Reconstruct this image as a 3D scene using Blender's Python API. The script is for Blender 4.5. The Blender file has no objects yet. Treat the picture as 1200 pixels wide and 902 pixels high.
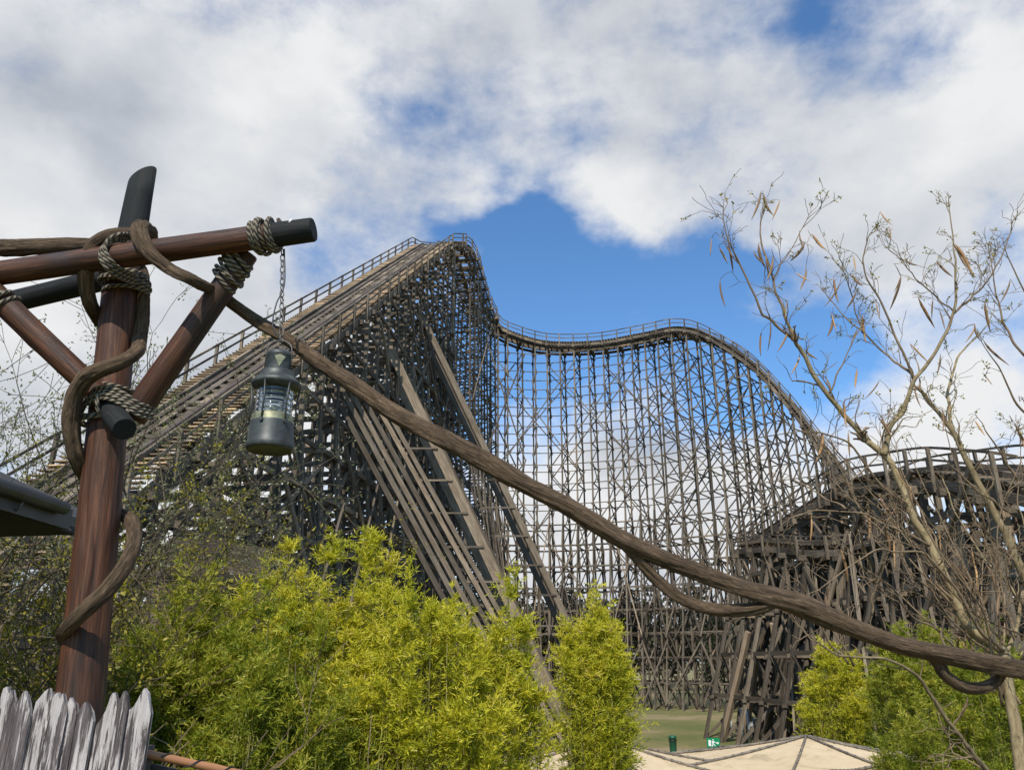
import bpy, math, random
import numpy as np
from mathutils import Vector, Matrix, noise

# ------------------------------------------------------------------ camera, sky, sun, exposure
scn = bpy.context.scene
col = scn.collection
R = math.radians
CAM_Z, PITCH, F = 4.6, R(20), 890.0
SP, CP = math.sin(PITCH), math.cos(PITCH)

cam_d = bpy.data.cameras.new("camera")
cam = bpy.data.objects.new("camera", cam_d)
col.objects.link(cam)
cam.location = (0, 0, CAM_Z)
cam.rotation_euler = (R(90) + PITCH, 0, 0)
cam_d.sensor_fit = 'HORIZONTAL'
cam_d.sensor_width = 36.0
cam_d.lens = 36.0 * F / 1200.0
cam_d.clip_start, cam_d.clip_end = 0.05, 8000
scn.camera = cam

SUN_DIR = Vector((-0.14, -0.72, 0.76)).normalized()     # towards the sun: high, behind the viewer, to the left
sun_el = math.asin(SUN_DIR.z)
sun_az = math.atan2(SUN_DIR.x, SUN_DIR.y)

def raydir(px, py):
    r = (px - 600.0) / F
    u = (451.0 - py) / F
    return Vector((r, CP - u * SP, SP + u * CP))

def pd(px, py, d):                                        # point at forward depth d
    return raydir(px, py) * d + Vector((0, 0, CAM_Z))

def ph(px, py, Y):                                        # point on the vertical plane y = Y
    v = raydir(px, py)
    return v * (Y / v.y) + Vector((0, 0, CAM_Z))

world = bpy.data.worlds.new("World")
scn.world = world
world.use_nodes = True
wt = world.node_tree
for n in list(wt.nodes): wt.nodes.remove(n)
W = wt.nodes.new
def lk(t, a, b): t.links.new(a, b)
out = W('ShaderNodeOutputWorld')
bg = W('ShaderNodeBackground'); bg.inputs['Strength'].default_value = 0.15
lk(wt, bg.outputs[0], out.inputs['Surface'])
sky = W('ShaderNodeTexSky'); sky.sky_type = 'NISHITA'; sky.sun_disc = False
sky.sun_elevation = sun_el; sky.sun_rotation = sun_az
sky.altitude = 100; sky.air_density = 1.0; sky.dust_density = 0.3; sky.ozone_density = 2.5
geo = W('ShaderNodeTexCoord')
nrm = W('ShaderNodeVectorMath'); nrm.operation = 'NORMALIZE'
lk(wt, geo.outputs['Generated'], nrm.inputs[0])
D = nrm.outputs['Vector']

def wnoise(scale, detail, rough, off=(0, 0, 0), stretch=(1, 1, 1), dist=0.0):
    mp = W('ShaderNodeMapping'); mp.inputs['Location'].default_value = off; mp.inputs['Scale'].default_value = stretch
    lk(wt, D, mp.inputs['Vector'])
    t = W('ShaderNodeTexNoise'); t.inputs['Scale'].default_value = scale
    t.inputs['Detail'].default_value = detail; t.inputs['Roughness'].default_value = rough
    t.inputs['Distortion'].default_value = dist
    lk(wt, mp.outputs[0], t.inputs['Vector'])
    return t.outputs['Fac']
def wmath(op, a, b=None, c=None):
    m = W('ShaderNodeMath'); m.operation = op
    for i, v in enumerate((a, b, c)):
        if v is None: continue
        if isinstance(v, (int, float)): m.inputs[i].default_value = v
        else: lk(wt, v, m.inputs[i])
    return m.outputs[0]
def wmap(x, a, b, lo, hi, smooth=True):
    m = W('ShaderNodeMapRange'); m.interpolation_type = 'SMOOTHSTEP' if smooth else 'LINEAR'
    lk(wt, x, m.inputs[0])
    for i, v in enumerate((a, b, lo, hi)): m.inputs[i + 1].default_value = v
    return m.outputs[0]
def blob(px, py, rad_px, w):                               # a bank or a gap in the cloud layer, by direction
    c = raydir(px, py).normalized()
    d = W('ShaderNodeVectorMath'); d.operation = 'DISTANCE'
    lk(wt, DW, d.inputs[0]); d.inputs[1].default_value = c
    return wmap(d.outputs['Value'], 0.0, rad_px / F, w, 0.0)
# the direction is warped a little so that banks and gaps get ragged outlines
wn = W('ShaderNodeTexNoise'); wn.inputs['Scale'].default_value = 6.0; wn.inputs['Detail'].default_value = 5
lk(wt, D, wn.inputs['Vector'])
ws = W('ShaderNodeVectorMath'); ws.operation = 'MULTIPLY_ADD'
lk(wt, wn.outputs['Color'], ws.inputs[0]); ws.inputs[1].default_value = (.22, .22, .22); 
wa = W('ShaderNodeVectorMath'); wa.operation = 'ADD'; lk(wt, D, wa.inputs[0]); wa.inputs[1].default_value = (-.11, -.11, -.11)
lk(wt, wa.outputs[0], ws.inputs[2])
DW = ws.outputs[0]

base = wnoise(3.2, 9, .58, (1.3, 4.1, .7), (1, 1, 1.5), .08)
cov = wmath('MULTIPLY_ADD', base, 1.15, -.03)
sep = W('ShaderNodeSeparateXYZ'); lk(wt, D, sep.inputs[0])
cov = wmath('ADD', cov, wmap(sep.outputs['Y'], -.15, .35, -.26, 0))      # clear sky on the sun's side
for b in [  # gaps (blue)
        (560, 330, 180, -.40), (640, 290, 130, -.36), (720, 350, 150, -.44), (790, 350, 100, -.26), (600, 250, 70, -.25),
        (430, 270, 150, -.16), (890, 400, 130, -.40), (540, 235, 60, -.2), (620, 400, 120, -.30),
        (930, 30, 90, -.12), (1050, 40, 110, -.17), (760, 60, 110, .06), (1175, 250, 70, -.22), (850, 310, 60, -.25), (720, 520, 110, -.02),
        (530, 90, 60, -.03), (390, 170, 120, .08), (880, 20, 120, .08), (640, 460, 70, -.12), (500, 500, 120, -.22), (960, 430, 60, -.2), (880, 480, 40, -.2), (1170, 530, 60, -.2),
        # banks (white)
        (250, 150, 420, .12), (700, 120, 300, .14), (760, 230, 110, .14), (1000, 200, 260, .18), (1150, 120, 160, .12),
        (1120, 470, 130, .30), (80, 420, 300, .22), (300, 400, 160, .14), (760, 640, 200, .25), (850, 560, 120, .14), (960, 560, 110, .20), (300, 600, 250, .25), (680, 600, 120, .2)]:
    cov = wmath('ADD', cov, blob(*b))
fine = wnoise(11, 8, .62, (5, 2, 1), (1, 1, 1.5), .12)
cov = wmath('ADD', cov, wmath('MULTIPLY_ADD', fine, .44, -.20))
mask = wmap(cov, .30, .72, 0, 1)
tone = wmath('ADD', wmath('MULTIPLY', wnoise(3.6, 6, .5, (7.7, 1.1, 3.3), (1, 1, 1.6), .1), .95),
             wmath('MULTIPLY', fine, .2))
for b in [(90, 160, 90, -.16), (110, 60, 90, -.06), (750, 545, 90, -.25), (570, 60, 150, -.10), (960, 120, 150, -.06), (250, 260, 160, -.02), (1190, 430, 60, -.05),
          (700, 170, 200, .10), (1120, 460, 120, .25), (900, 190, 160, .08), (680, 640, 100, .15), (300, 60, 150, .05), (760, 250, 90, .10), (300, 560, 200, .14)]:
    tone = wmath('ADD', tone, blob(*b))
tone = wmap(tone, .26, .68, 0, 1, False)
cc = W('ShaderNodeValToRGB')
lk(wt, tone, cc.inputs[0])
e = cc.color_ramp.elements
e[0].position = 0; e[0].color = (2.6, 2.9, 3.4, 1)
e[1].position = 1; e[1].color = (5.7, 5.75, 5.8, 1)
e2 = cc.color_ramp.elements.new(.5); e2.color = (4.1, 4.3, 4.62, 1)
skc = W('ShaderNodeMix'); skc.data_type = 'RGBA'; skc.blend_type = 'MULTIPLY'; skc.inputs[0].default_value = 1
lk(wt, sky.outputs[0], skc.inputs[6]); skc.inputs[7].default_value = (.74, 1.06, 1.28, 1)
mx = W('ShaderNodeMix'); mx.data_type = 'RGBA'
lk(wt, mask, mx.inputs[0]); lk(wt, skc.outputs[2], mx.inputs[6]); lk(wt, cc.outputs[0], mx.inputs[7])
lk(wt, mx.outputs[2], bg.inputs['Color'])

sl = bpy.data.lights.new("sun", 'SUN'); sl.energy = 5.0; sl.angle = R(0.53); sl.color = (1.0, .94, .84)
so = bpy.data.objects.new("sun", sl); col.objects.link(so)
so.rotation_euler = SUN_DIR.to_track_quat('Z', 'Y').to_euler()
so.location = (20, -20, 40)

scn.view_settings.view_transform = 'Standard'
scn.view_settings.look = 'None'
scn.view_settings.exposure = 0.0
scn.view_settings.gamma = 1.0
scn.cycles.max_bounces = 5
scn.cycles.diffuse_bounces = 3
scn.cycles.transparent_max_bounces = 6

# ------------------------------------------------------------------ materials
def mat(name):
    m = bpy.data.materials.new(name); m.use_nodes = True
    nt = m.node_tree
    b = nt.nodes['Principled BSDF']
    return m, nt, b
def N(nt, kind, **kw):
    n = nt.nodes.new(kind)
    for k, v in kw.items():
        if k in n.inputs: n.inputs[k].default_value = v
        else: setattr(n, k, v)
    return n
def tex(nt, coord, scale, detail=4, rough=.55, dist=0.0, loc=(0, 0, 0)):
    tc = N(nt, 'ShaderNodeTexCoord'); mp = N(nt, 'ShaderNodeMapping')
    mp.inputs['Scale'].default_value = scale if isinstance(scale, tuple) else (scale,) * 3
    mp.inputs['Location'].default_value = loc
    nt.links.new(tc.outputs[coord], mp.inputs[0])
    t = N(nt, 'ShaderNodeTexNoise', Scale=1.0, Detail=detail, Roughness=rough, Distortion=dist)
    nt.links.new(mp.outputs[0], t.inputs['Vector'])
    return t.outputs['Fac']
def ramp(nt, fac, stops):
    r = N(nt, 'ShaderNodeValToRGB'); nt.links.new(fac, r.inputs[0])
    el = r.color_ramp.elements
    while len(el) < len(stops): el.new(.5)
    for s, (p, c) in zip(el, stops):
        s.position = p; s.color = (c[0], c[1], c[2], 1) if not isinstance(c, (int, float)) else (c, c, c, 1)
    return r.outputs[0]
def mixc(nt, fac, a, b, blend='MIX'):
    m = N(nt, 'ShaderNodeMix', data_type='RGBA', blend_type=blend)
    for i, v in ((0, fac), (6, a), (7, b)):
        if isinstance(v, (int, float)): m.inputs[i].default_value = v
        elif isinstance(v, tuple): m.inputs[i].default_value = (*v, 1)
        else: nt.links.new(v, m.inputs[i])
    return m.outputs[2]
def bump(nt, b, h, strength, dist):
    bp = N(nt, 'ShaderNodeBump', Strength=strength, Distance=dist)
    nt.links.new(h, bp.inputs['Height']); nt.links.new(bp.outputs[0], b.inputs['Normal'])
def tint(nt):
    a = N(nt, 'ShaderNodeAttribute', attribute_name='tint')
    return a.outputs['Fac']

def timber_mat(name, stops, rough=.85, grain=(18, 1.2, 1)):
    m, nt, b = mat(name)
    g = tex(nt, 'UV', grain, 5, .65)
    s = tex(nt, 'UV', (2.5, .35, 1), 3, .5, 0, (3, 7, 0))
    c = ramp(nt, g, stops)
    c = mixc(nt, 1.0, c, ramp(nt, tint(nt), [(0, (.42, .40, .38)), (.6, (.95, .93, .90)), (.88, (1.25, 1.2, 1.12)), (1, (1.9, 1.75, 1.55))]), 'MULTIPLY')
    st = ramp(nt, s, [(.3, (.55, .5, .47)), (.62, (1, 1, 1))])
    c = mixc(nt, .8, c, st, 'MULTIPLY')
    nt.links.new(c, b.inputs['Base Color']); b.inputs['Roughness'].default_value = rough
    b.inputs['Specular IOR Level'].default_value = .25
    bump(nt, b, g, .4, .01)
    return m
M = {}
M['timber'] = timber_mat('weathered_timber', [(.25, (.075, .060, .045)), (.5, (.155, .130, .100)), (.75, (.255, .222, .180))])
M['pale_timber'] = timber_mat('pale_planking', [(.25, (.22, .16, .11)), (.5, (.38, .29, .20)), (.8, (.50, .40, .29))])
M['dark_timber'] = timber_mat('dark_timber', [(.25, (.045, .036, .03)), (.5, (.10, .08, .065)), (.75, (.17, .14, .11))])

m, nt, b = mat('rail_steel'); M['rail'] = m
r_ = tex(nt, 'Object', 3, 4)
nt.links.new(ramp(nt, r_, [(.3, (.05, .035, .028)), (.7, (.11, .085, .07))]), b.inputs['Base Color'])
b.inputs['Roughness'].default_value = .55; b.inputs['Metallic'].default_value = .4

# stained log: reddish brown with scorched dark patches, fine checks along the grain
def log_mat(name, dark_amt):
    m, nt, b = mat(name)
    g = tex(nt, 'UV', (38, 1.6, 1), 7, .74, .5)
    p = tex(nt, 'UV', (2.2, 1.1, 1), 3, .55, .3, (4, 1, 0))
    fine = tex(nt, 'UV', (130, 5, 1), 5, .75, .4)
    c = ramp(nt, g, [(.30, (.013, .005, .003)), (.5, (.068, .025, .010)), (.70, (.19, .075, .030))])
    dk = ramp(nt, p, [(dark_amt, (1, 1, 1)), (dark_amt + .14, (0, 0, 0))])
    c = mixc(nt, dk, c, (.022, .021, .020))
    c = mixc(nt, .5, c, ramp(nt, fine, [(.38, (.30, .30, .30)), (.58, (1.15, 1.12, 1.1))]), 'MULTIPLY')
    nt.links.new(c, b.inputs['Base Color'])
    nt.links.new(ramp(nt, fine, [(.3, .75), (.7, .42)]), b.inputs['Roughness'])
    b.inputs['Specular IOR Level'].default_value = .35
    bump(nt, b, fine, .7, .004)
    return m
M['log'] = log_mat('stained_log', .39)
M['log_post'] = log_mat('stained_post', .29)
m, nt, b = mat('charred_wood'); M['char'] = m
g = tex(nt, 'UV', (60, 4, 1), 7, .74, .6)
nt.links.new(ramp(nt, g, [(.25, (.006, .014, .014)), (.52, (.016, .016, .0155)), (.75, (.042, .040, .036))]), b.inputs['Base Color'])
b.inputs['Roughness'].default_value = .75; b.inputs['Specular IOR Level'].default_value = .2
bump(nt, b, g, .5, .004)

m, nt, b = mat('liana_bark'); M['liana'] = m
g = tex(nt, 'UV', (75, 9, 1), 8, .75, 1.2)
p = tex(nt, 'UV', (9, 2.5, 1), 4, .6, .3, (2, 2, 0))
c = ramp(nt, g, [(.30, (.022, .015, .010)), (.47, (.10, .068, .043)), (.62, (.19, .132, .084)), (.75, (.30, .22, .15))])
c = mixc(nt, .65, c, ramp(nt, p, [(.3, (.5, .48, .46)), (.65, (1.15, 1.12, 1.05))]), 'MULTIPLY')
nt.links.new(c, b.inputs['Base Color']); b.inputs['Roughness'].default_value = .9
b.inputs['Specular IOR Level'].default_value = .2
bump(nt, b, g, 1.0, .02)

m, nt, b = mat('hemp_rope'); M['rope'] = m
tc = N(nt, 'ShaderNodeTexCoord'); mp = N(nt, 'ShaderNodeMapping'); mp.inputs['Scale'].default_value = (40, 30, 1)
nt.links.new(tc.outputs['UV'], mp.inputs[0])
sx = N(nt, 'ShaderNodeSeparateXYZ'); nt.links.new(mp.outputs[0], sx.inputs[0])
ad = N(nt, 'ShaderNodeMath', operation='ADD'); nt.links.new(sx.outputs[0], ad.inputs[0]); nt.links.new(sx.outputs[1], ad.inputs[1])
mu = N(nt, 'ShaderNodeMath', operation='MULTIPLY'); nt.links.new(ad.outputs[0], mu.inputs[0]); mu.inputs[1].default_value = 6.28318
si = N(nt, 'ShaderNodeMath', operation='SINE'); nt.links.new(mu.outputs[0], si.inputs[0])
mr = N(nt, 'ShaderNodeMapRange'); nt.links.new(si.outputs[0], mr.inputs[0]); mr.inputs[1].default_value = -1
c = ramp(nt, mr.outputs[0], [(0, (.03, .025, .018)), (.45, (.14, .114, .078)), (1, (.27, .228, .165))])
fz = tex(nt, 'UV', (60, 60, 1), 3, .7)
c = mixc(nt, .5, c, ramp(nt, fz, [(.3, (.5, .5, .5)), (.7, (1.1, 1.1, 1.1))]), 'MULTIPLY')
nt.links.new(c, b.inputs['Base Color']); b.inputs['Roughness'].default_value = .95
bump(nt, b, mr.outputs[0], 1.0, .006)

m, nt, b = mat('lantern_paint'); M['lantern'] = m
p = tex(nt, 'Object', 14, 5, .6); q = tex(nt, 'Object', 40, 4, .7)
c = ramp(nt, p, [(.32, (.040, .034, .026)), (.45, (.045, .050, .047)), (.6, (.068, .074, .069)), (.75, (.13, .135, .118))])
c = mixc(nt, .6, c, ramp(nt, q, [(.35, (.6, .6, .6)), (.65, (1.1, 1.1, 1.05))]), 'MULTIPLY')
nt.links.new(c, b.inputs['Base Color']); b.inputs['Roughness'].default_value = .5; b.inputs['Metallic'].default_value = .25
bump(nt, b, q, .15, .003)
m, nt, b = mat('verdigris_brass'); M['brass'] = m
p = tex(nt, 'Object', 30, 5, .6)
nt.links.new(ramp(nt, p, [(.3, (.12, .12, .07)), (.7, (.28, .28, .17))]), b.inputs['Base Color'])
b.inputs['Roughness'].default_value = .5; b.inputs['Metallic'].default_value = .4
m, nt, b = mat('lens_glass'); M['glass'] = m
b.inputs['Base Color'].default_value = (.88, .93, .95, 1); b.inputs['Roughness'].default_value = .04
b.inputs['Transmission Weight'].default_value = 1.0; b.inputs['IOR'].default_value = 1.46
m, nt, b = mat('dark_steel'); M['steel'] = m
p = tex(nt, 'Object', 30, 3)
nt.links.new(ramp(nt, p, [(.3, (.05, .048, .045)), (.7, (.14, .13, .12))]), b.inputs['Base Color'])
b.inputs['Metallic'].default_value = .6; b.inputs['Roughness'].default_value = .5
m, nt, b = mat('black_cable'); M['cable'] = m
b.inputs['Base Color'].default_value = (.015, .015, .015, 1); b.inputs['Roughness'].default_value = .5

m, nt, b = mat('flaking_whitewash'); M['picket'] = m
g = tex(nt, 'UV', (70, 4.0, 1), 7, .75, .9)
g2 = tex(nt, 'UV', (26, 3.0, 1), 4, .6, .6, (5, 5, 0))
ww = N(nt, 'ShaderNodeMath', operation='MULTIPLY_ADD'); nt.links.new(g2, ww.inputs[0]); ww.inputs[1].default_value = .8
wv = N(nt, 'ShaderNodeMath', operation='MULTIPLY'); nt.links.new(g, wv.inputs[0]); wv.inputs[1].default_value = .8
nt.links.new(wv.outputs[0], ww.inputs[2])
tm = N(nt, 'ShaderNodeMath', operation='MULTIPLY_ADD'); nt.links.new(tint(nt), tm.inputs[0]); tm.inputs[1].default_value = .16
nt.links.new(ww.outputs[0], tm.inputs[2])
pm = ramp(nt, tm.outputs[0], [(.87, 0), (.93, 1)])
dk = ramp(nt, g, [(.36, (.030, .023, .022)), (.5, (.11, .086, .082)), (.64, (.24, .20, .19))])
wh = ramp(nt, g, [(.3, (.33, .285, .27)), (.7, (.58, .525, .49))])
nt.links.new(mixc(nt, pm, dk, wh), b.inputs['Base Color']); b.inputs['Roughness'].default_value = .85
bump(nt, b, tm.outputs[0], 1.0, .012)

m, nt, b = mat('cane_pole'); M['cane'] = m
g = tex(nt, 'UV', (14, 2, 1), 5, .6)
nt.links.new(ramp(nt, g, [(.3, (.20, .085, .035)), (.7, (.42, .20, .09))]), b.inputs['Base Color']); b.inputs['Roughness'].default_value = .4

m, nt, b = mat('canvas'); M['canvas'] = m
g = tex(nt, 'Object', (1.6, 1.6, 3), 7, .68, .5); g2 = tex(nt, 'Object', (30, 30, 30), 3, .6)
c = ramp(nt, g, [(.32, (.36, .275, .165)), (.46, (.52, .405, .25)), (.7, (.60, .475, .31))])
c = mixc(nt, .5, c, ramp(nt, g2, [(.3, (.8, .8, .8)), (.7, (1.05, 1.05, 1.05))]), 'MULTIPLY')
nt.links.new(c, b.inputs['Base Color']); b.inputs['Roughness'].default_value = .9
bump(nt, b, g, .3, .05)
m, nt, b = mat('rib_batten'); M['batten'] = m
g = tex(nt, 'UV', (8, 5, 1), 5, .7)
nt.links.new(ramp(nt, g, [(.35, (.05, .042, .036)), (.65, (.26, .22, .17))]), b.inputs['Base Color']); b.inputs['Roughness'].default_value = .85

m, nt, b = mat('roof_metal'); M['roof'] = m
g = tex(nt, 'Object', 2, 4)
nt.links.new(ramp(nt, g, [(.3, (.035, .036, .038)), (.7, (.065, .066, .068))]), b.inputs['Base Color']); b.inputs['Roughness'].default_value = .5
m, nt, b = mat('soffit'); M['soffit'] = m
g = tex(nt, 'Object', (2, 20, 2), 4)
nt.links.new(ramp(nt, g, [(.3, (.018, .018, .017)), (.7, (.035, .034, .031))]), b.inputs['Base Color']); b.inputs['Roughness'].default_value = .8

def bark_mat(name, stops, sc=(10, 3, 1)):
    m, nt, b = mat(name)
    g = tex(nt, 'UV', sc, 5, .65, .3)
    c = ramp(nt, g, stops)
    t = N(nt, 'ShaderNodeMapRange'); t.inputs[3].default_value = .75; t.inputs[4].default_value = 1.2
    nt.links.new(tint(nt), t.inputs[0])
    nt.links.new(mixc(nt, 1.0, c, t.outputs[0], 'MULTIPLY'), b.inputs['Base Color'])
    b.inputs['Roughness'].default_value = .85; b.inputs['Specular IOR Level'].default_value = .25
    bump(nt, b, g, .4, .004)
    return m
M['bark_pale'] = bark_mat('smooth_pale_bark', [(.30, (.10, .074, .038)), (.5, (.25, .19, .10)), (.7, (.38, .30, .17))], (16, 7, 1))
M['bark_twig'] = bark_mat('twig_bark', [(.25, (.085, .058, .034)), (.5, (.19, .135, .08)), (.8, (.30, .22, .135))])
M['bark_dark'] = bark_mat('shrub_bark', [(.25, (.045, .034, .022)), (.5, (.10, .078, .050)), (.8, (.18, .145, .095))])
M['pod'] = bark_mat('dry_pod', [(.25, (.24, .12, .05)), (.5, (.44, .26, .12)), (.8, (.60, .43, .24))], (6, 1, 1))
M['pod_dark'] = bark_mat('dark_dry_pod', [(.25, (.08, .05, .03)), (.5, (.20, .125, .07)), (.8, (.34, .23, .13))], (6, 1, 1))
M['culm'] = bark_mat('culm_green', [(.25, (.10, .095, .025)), (.5, (.20, .18, .05)), (.8, (.32, .27, .10))])

def leaf_mat(name, stops, trans=.35, rough=.5):
    m, nt, b = mat(name)
    c = ramp(nt, tint(nt), stops)
    nt.links.new(c, b.inputs['Base Color']); b.inputs['Roughness'].default_value = rough
    b.inputs['Specular IOR Level'].default_value = .3
    tr = N(nt, 'ShaderNodeBsdfTranslucent'); nt.links.new(mixc(nt, 1.0, c, (1.15, 1.2, .6), 'MULTIPLY'), tr.inputs[0])
    ms = N(nt, 'ShaderNodeMixShader'); ms.inputs[0].default_value = trans
    o = nt.nodes['Material Output']
    nt.links.new(b.outputs[0], ms.inputs[1]); nt.links.new(tr.outputs[0], ms.inputs[2]); nt.links.new(ms.outputs[0], o.inputs['Surface'])
    return m
M['bamboo'] = leaf_mat('bamboo_leaf', [(0, (.14, .17, .016)), (.35, (.38, .385, .022)), (.7, (.60, .54, .035)), (.93, (.70, .60, .10)), (1, (.58, .44, .22))])
M['bamboo_green'] = leaf_mat('green_bamboo_leaf', [(0, (.08, .12, .014)), (.4, (.21, .25, .022)), (.75, (.36, .35, .03)), (1, (.54, .45, .09))])
M['bud'] = leaf_mat('spring_leaf', [(0, (.09, .095, .014)), (.5, (.25, .22, .028)), (1, (.42, .35, .05))])
M['budpale'] = leaf_mat('pale_bud', [(0, (.10, .11, .04)), (1, (.30, .30, .16))])
M['evergreen'] = leaf_mat('evergreen_leaf', [(0, (.018, .030, .010)), (.6, (.045, .065, .018)), (1, (.075, .095, .03))], .15)
M['wood_mix'] = leaf_mat('woodland_leaf', [(0, (.022, .018, .012)), (.5, (.045, .036, .022)), (.8, (.035, .045, .015)), (1, (.06, .07, .024))], .15)
M['blossom'] = leaf_mat('white_petal', [(0, (.65, .63, .6)), (1, (.85, .84, .8))], .2)

m, nt, b = mat('park_ground'); M['ground'] = m
g = tex(nt, 'Object', .12, 6, .6); g2 = tex(nt, 'Object', 2.5, 5, .7); g3 = tex(nt, 'Object', 18, 4, .7)
c = ramp(nt, g, [(.36, (.12, .135, .035)), (.5, (.19, .175, .065)), (.60, (.30, .235, .14))])
c = mixc(nt, .7, c, ramp(nt, g2, [(.3, (.6, .6, .55)), (.7, (1.2, 1.15, 1.0))]), 'MULTIPLY')
c = mixc(nt, .6, c, ramp(nt, g3, [(.3, (.6, .6, .6)), (.7, (1.2, 1.2, 1.2))]), 'MULTIPLY')
nt.links.new(c, b.inputs['Base Color']); b.inputs['Roughness'].default_value = 1.0
bump(nt, b, g3, .6, .04)

def flat(name, c, rough=.6, metal=0):
    m, nt, b = mat(name)
    g = tex(nt, 'Object', 8, 4)
    nt.links.new(mixc(nt, .5, c, ramp(nt, g, [(.3, (.7, .7, .7)), (.7, (1.1, 1.1, 1.1))]), 'MULTIPLY'), b.inputs['Base Color'])
    b.inputs['Roughness'].default_value = rough; b.inputs['Metallic'].default_value = metal
    return m
M['green'] = flat('sign_green', (.0, .22, .085), .4)
M['white'] = flat('sign_white', (.8, .8, .8), .4)
M['bin'] = flat('bin_green', (.008, .09, .045), .5)
M['galv'] = flat('galvanised_steel', (.42, .43, .43), .45, .3)
M['pale_concrete'] = flat('pale_concrete', (.5, .48, .43), .9)

# ------------------------------------------------------------------ mesh helpers
rnd = random.Random(7)
class MB:
    def __init__(s): s.v = []; s.f = []; s.uv = []; s.t = []; s.sm = []
    def face(s, idx, uvs, t, smooth=False):
        s.f.append(idx); s.uv.extend(uvs); s.t.append(t); s.sm.append(smooth)
    def beam(s, p, q, w, h, up=None, t=None):             # w across, h along 'up'
        p = Vector(p); q = Vector(q); d = q - p; L = d.length
        if L < 1e-4: return
        d /= L
        if up is None: up = Vector((0, 0, 1)) if abs(d.z) < .95 else Vector((0, 1, 0))
        up = Vector(up)
        side = d.cross(up)
        if side.length < 1e-3: side = d.cross(Vector((1, 0, 0)))
        side.normalize(); up = side.cross(d).normalized()
        a = side * (w / 2); c = up * (h / 2)
        i = len(s.v)
        for o in (p, q):
            s.v += [o - a - c, o + a - c, o + a + c, o - a + c]
        if t is None: t = rnd.random()
        v0 = rnd.random() * 20; u0 = rnd.random() * 20
        for k, wd in ((0, w), (1, h), (2, w), (3, h)):
            k2 = (k + 1) % 4
            s.face((i + k, i + k2, i + 4 + k2, i + 4 + k), [(u0, v0), (u0 + wd, v0), (u0 + wd, v0 + L), (u0, v0 + L)], t)
        s.face((i + 3, i + 2, i + 1, i), [(u0, v0), (u0 + w, v0), (u0 + w, v0 + .05), (u0, v0 + .05)], t)
        s.face((i + 4, i + 5, i + 6, i + 7), [(u0, v0), (u0 + w, v0), (u0 + w, v0 + .05), (u0, v0 + .05)], t)
    def tube(s, pts, rad, n=8, cap=True, t=None, shape=None, smooth=True, capnormals=None):
        pts = [Vector(p) for p in pts]
        if t is None: t = rnd.random()
        if not isinstance(rad, (list, tuple)): rad = [rad] * len(pts)
        up = None; L = 0; i0 = len(s.v); u0 = rnd.random() * 10; v0 = rnd.random() * 10; Ls = []
        for k, p in enumerate(pts):
            a = pts[max(k - 1, 0)]; c = pts[min(k + 1, len(pts) - 1)]
            d = (c - a)
            d = d.normalized() if d.length > 1e-7 else Vector((0, 0, 1))
            if up is None:
                up = d.cross(Vector((0, 0, 1)))
                if up.length < .1: up = d.cross(Vector((1, 0, 0)))
                up = up.cross(d)
            up = (up - d * up.dot(d)).normalized(); sd = d.cross(up)
            if k: L += (p - pts[k - 1]).length
            Ls.append(L)
            for j in range(n):
                an = 2 * math.pi * j / n
                r = rad[k] * (shape(an, L) if shape else 1)
                s.v.append(p + (up * math.cos(an) + sd * math.sin(an)) * r)
        rm = sum(rad) / len(rad)
        for k in range(len(pts) - 1):
            for j in range(n):
                j2 = (j + 1) % n; a = i0 + k * n
                u1, u2 = u0 + j / n * 6.283 * rm, u0 + (j + 1) / n * 6.283 * rm
                s.face((a + j, a + n + j, a + n + j2, a + j2), [(u1, v0 + Ls[k]), (u1, v0 + Ls[k + 1]), (u2, v0 + Ls[k + 1]), (u2, v0 + Ls[k])], t, smooth)
        if cap:
            b0 = i0 + (len(pts) - 1) * n
            s.face(tuple(i0 + j for j in range(n)), [(u0 + .05 * math.cos(6.283 * j / n), v0 + .05 * math.sin(6.283 * j / n)) for j in range(n)], t)
            s.face(tuple(b0 + j for j in reversed(range(n))), [(u0 + .05 * math.cos(6.283 * j / n), v0 + .05 * math.sin(6.283 * j / n)) for j in range(n)], t)
    def lathe(s, prof, c, n=32, t=.5):                      # prof: (radius, z)
        i0 = len(s.v); c = Vector(c)
        for r, z in prof:
            for j in range(n):
                an = 6.28318 * j / n
                s.v.append(c + Vector((r * math.cos(an), r * math.sin(an), z)))
        for k in range(len(prof) - 1):
            for j in range(n):
                j2 = (j + 1) % n; a = i0 + k * n
                s.face((a + j, a + j2, a + n + j2, a + n + j), [(j / n, prof[k][1]), ((j + 1) / n, prof[k][1]), ((j + 1) / n, prof[k + 1][1]), (j / n, prof[k + 1][1])], t, True)
    def poly(s, pts, ext, t=None):                          # polygon extruded by the vector ext
        pts = [Vector(p) for p in pts]; ext = Vector(ext); n = len(pts); i = len(s.v)
        if t is None: t = rnd.random()
        s.v += pts + [p + ext for p in pts]
        ou, ov = rnd.random() * 9, rnd.random() * 9
        ex = ext.normalized()
        ax = Vector((1, 0, 0)) if abs(ex.x) < .8 else Vector((0, 1, 0))
        def uv(p): return (ou + p.dot(ax), ov + p.z)
        s.face(tuple(range(i, i + n)), [uv(p) for p in pts], t)
        s.face(tuple(reversed(range(i + n, i + 2 * n))), [uv(p) for p in reversed(pts)], t)
        for k in range(n):
            k2 = (k + 1) % n
            s.face((i + k2, i + k, i + n + k, i + n + k2), [uv(pts[k2]), uv(pts[k]), (uv(pts[k])[0] + .03, pts[k].z + ov), (uv(pts[k2])[0] + .03, pts[k2].z + ov)], t)
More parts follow.
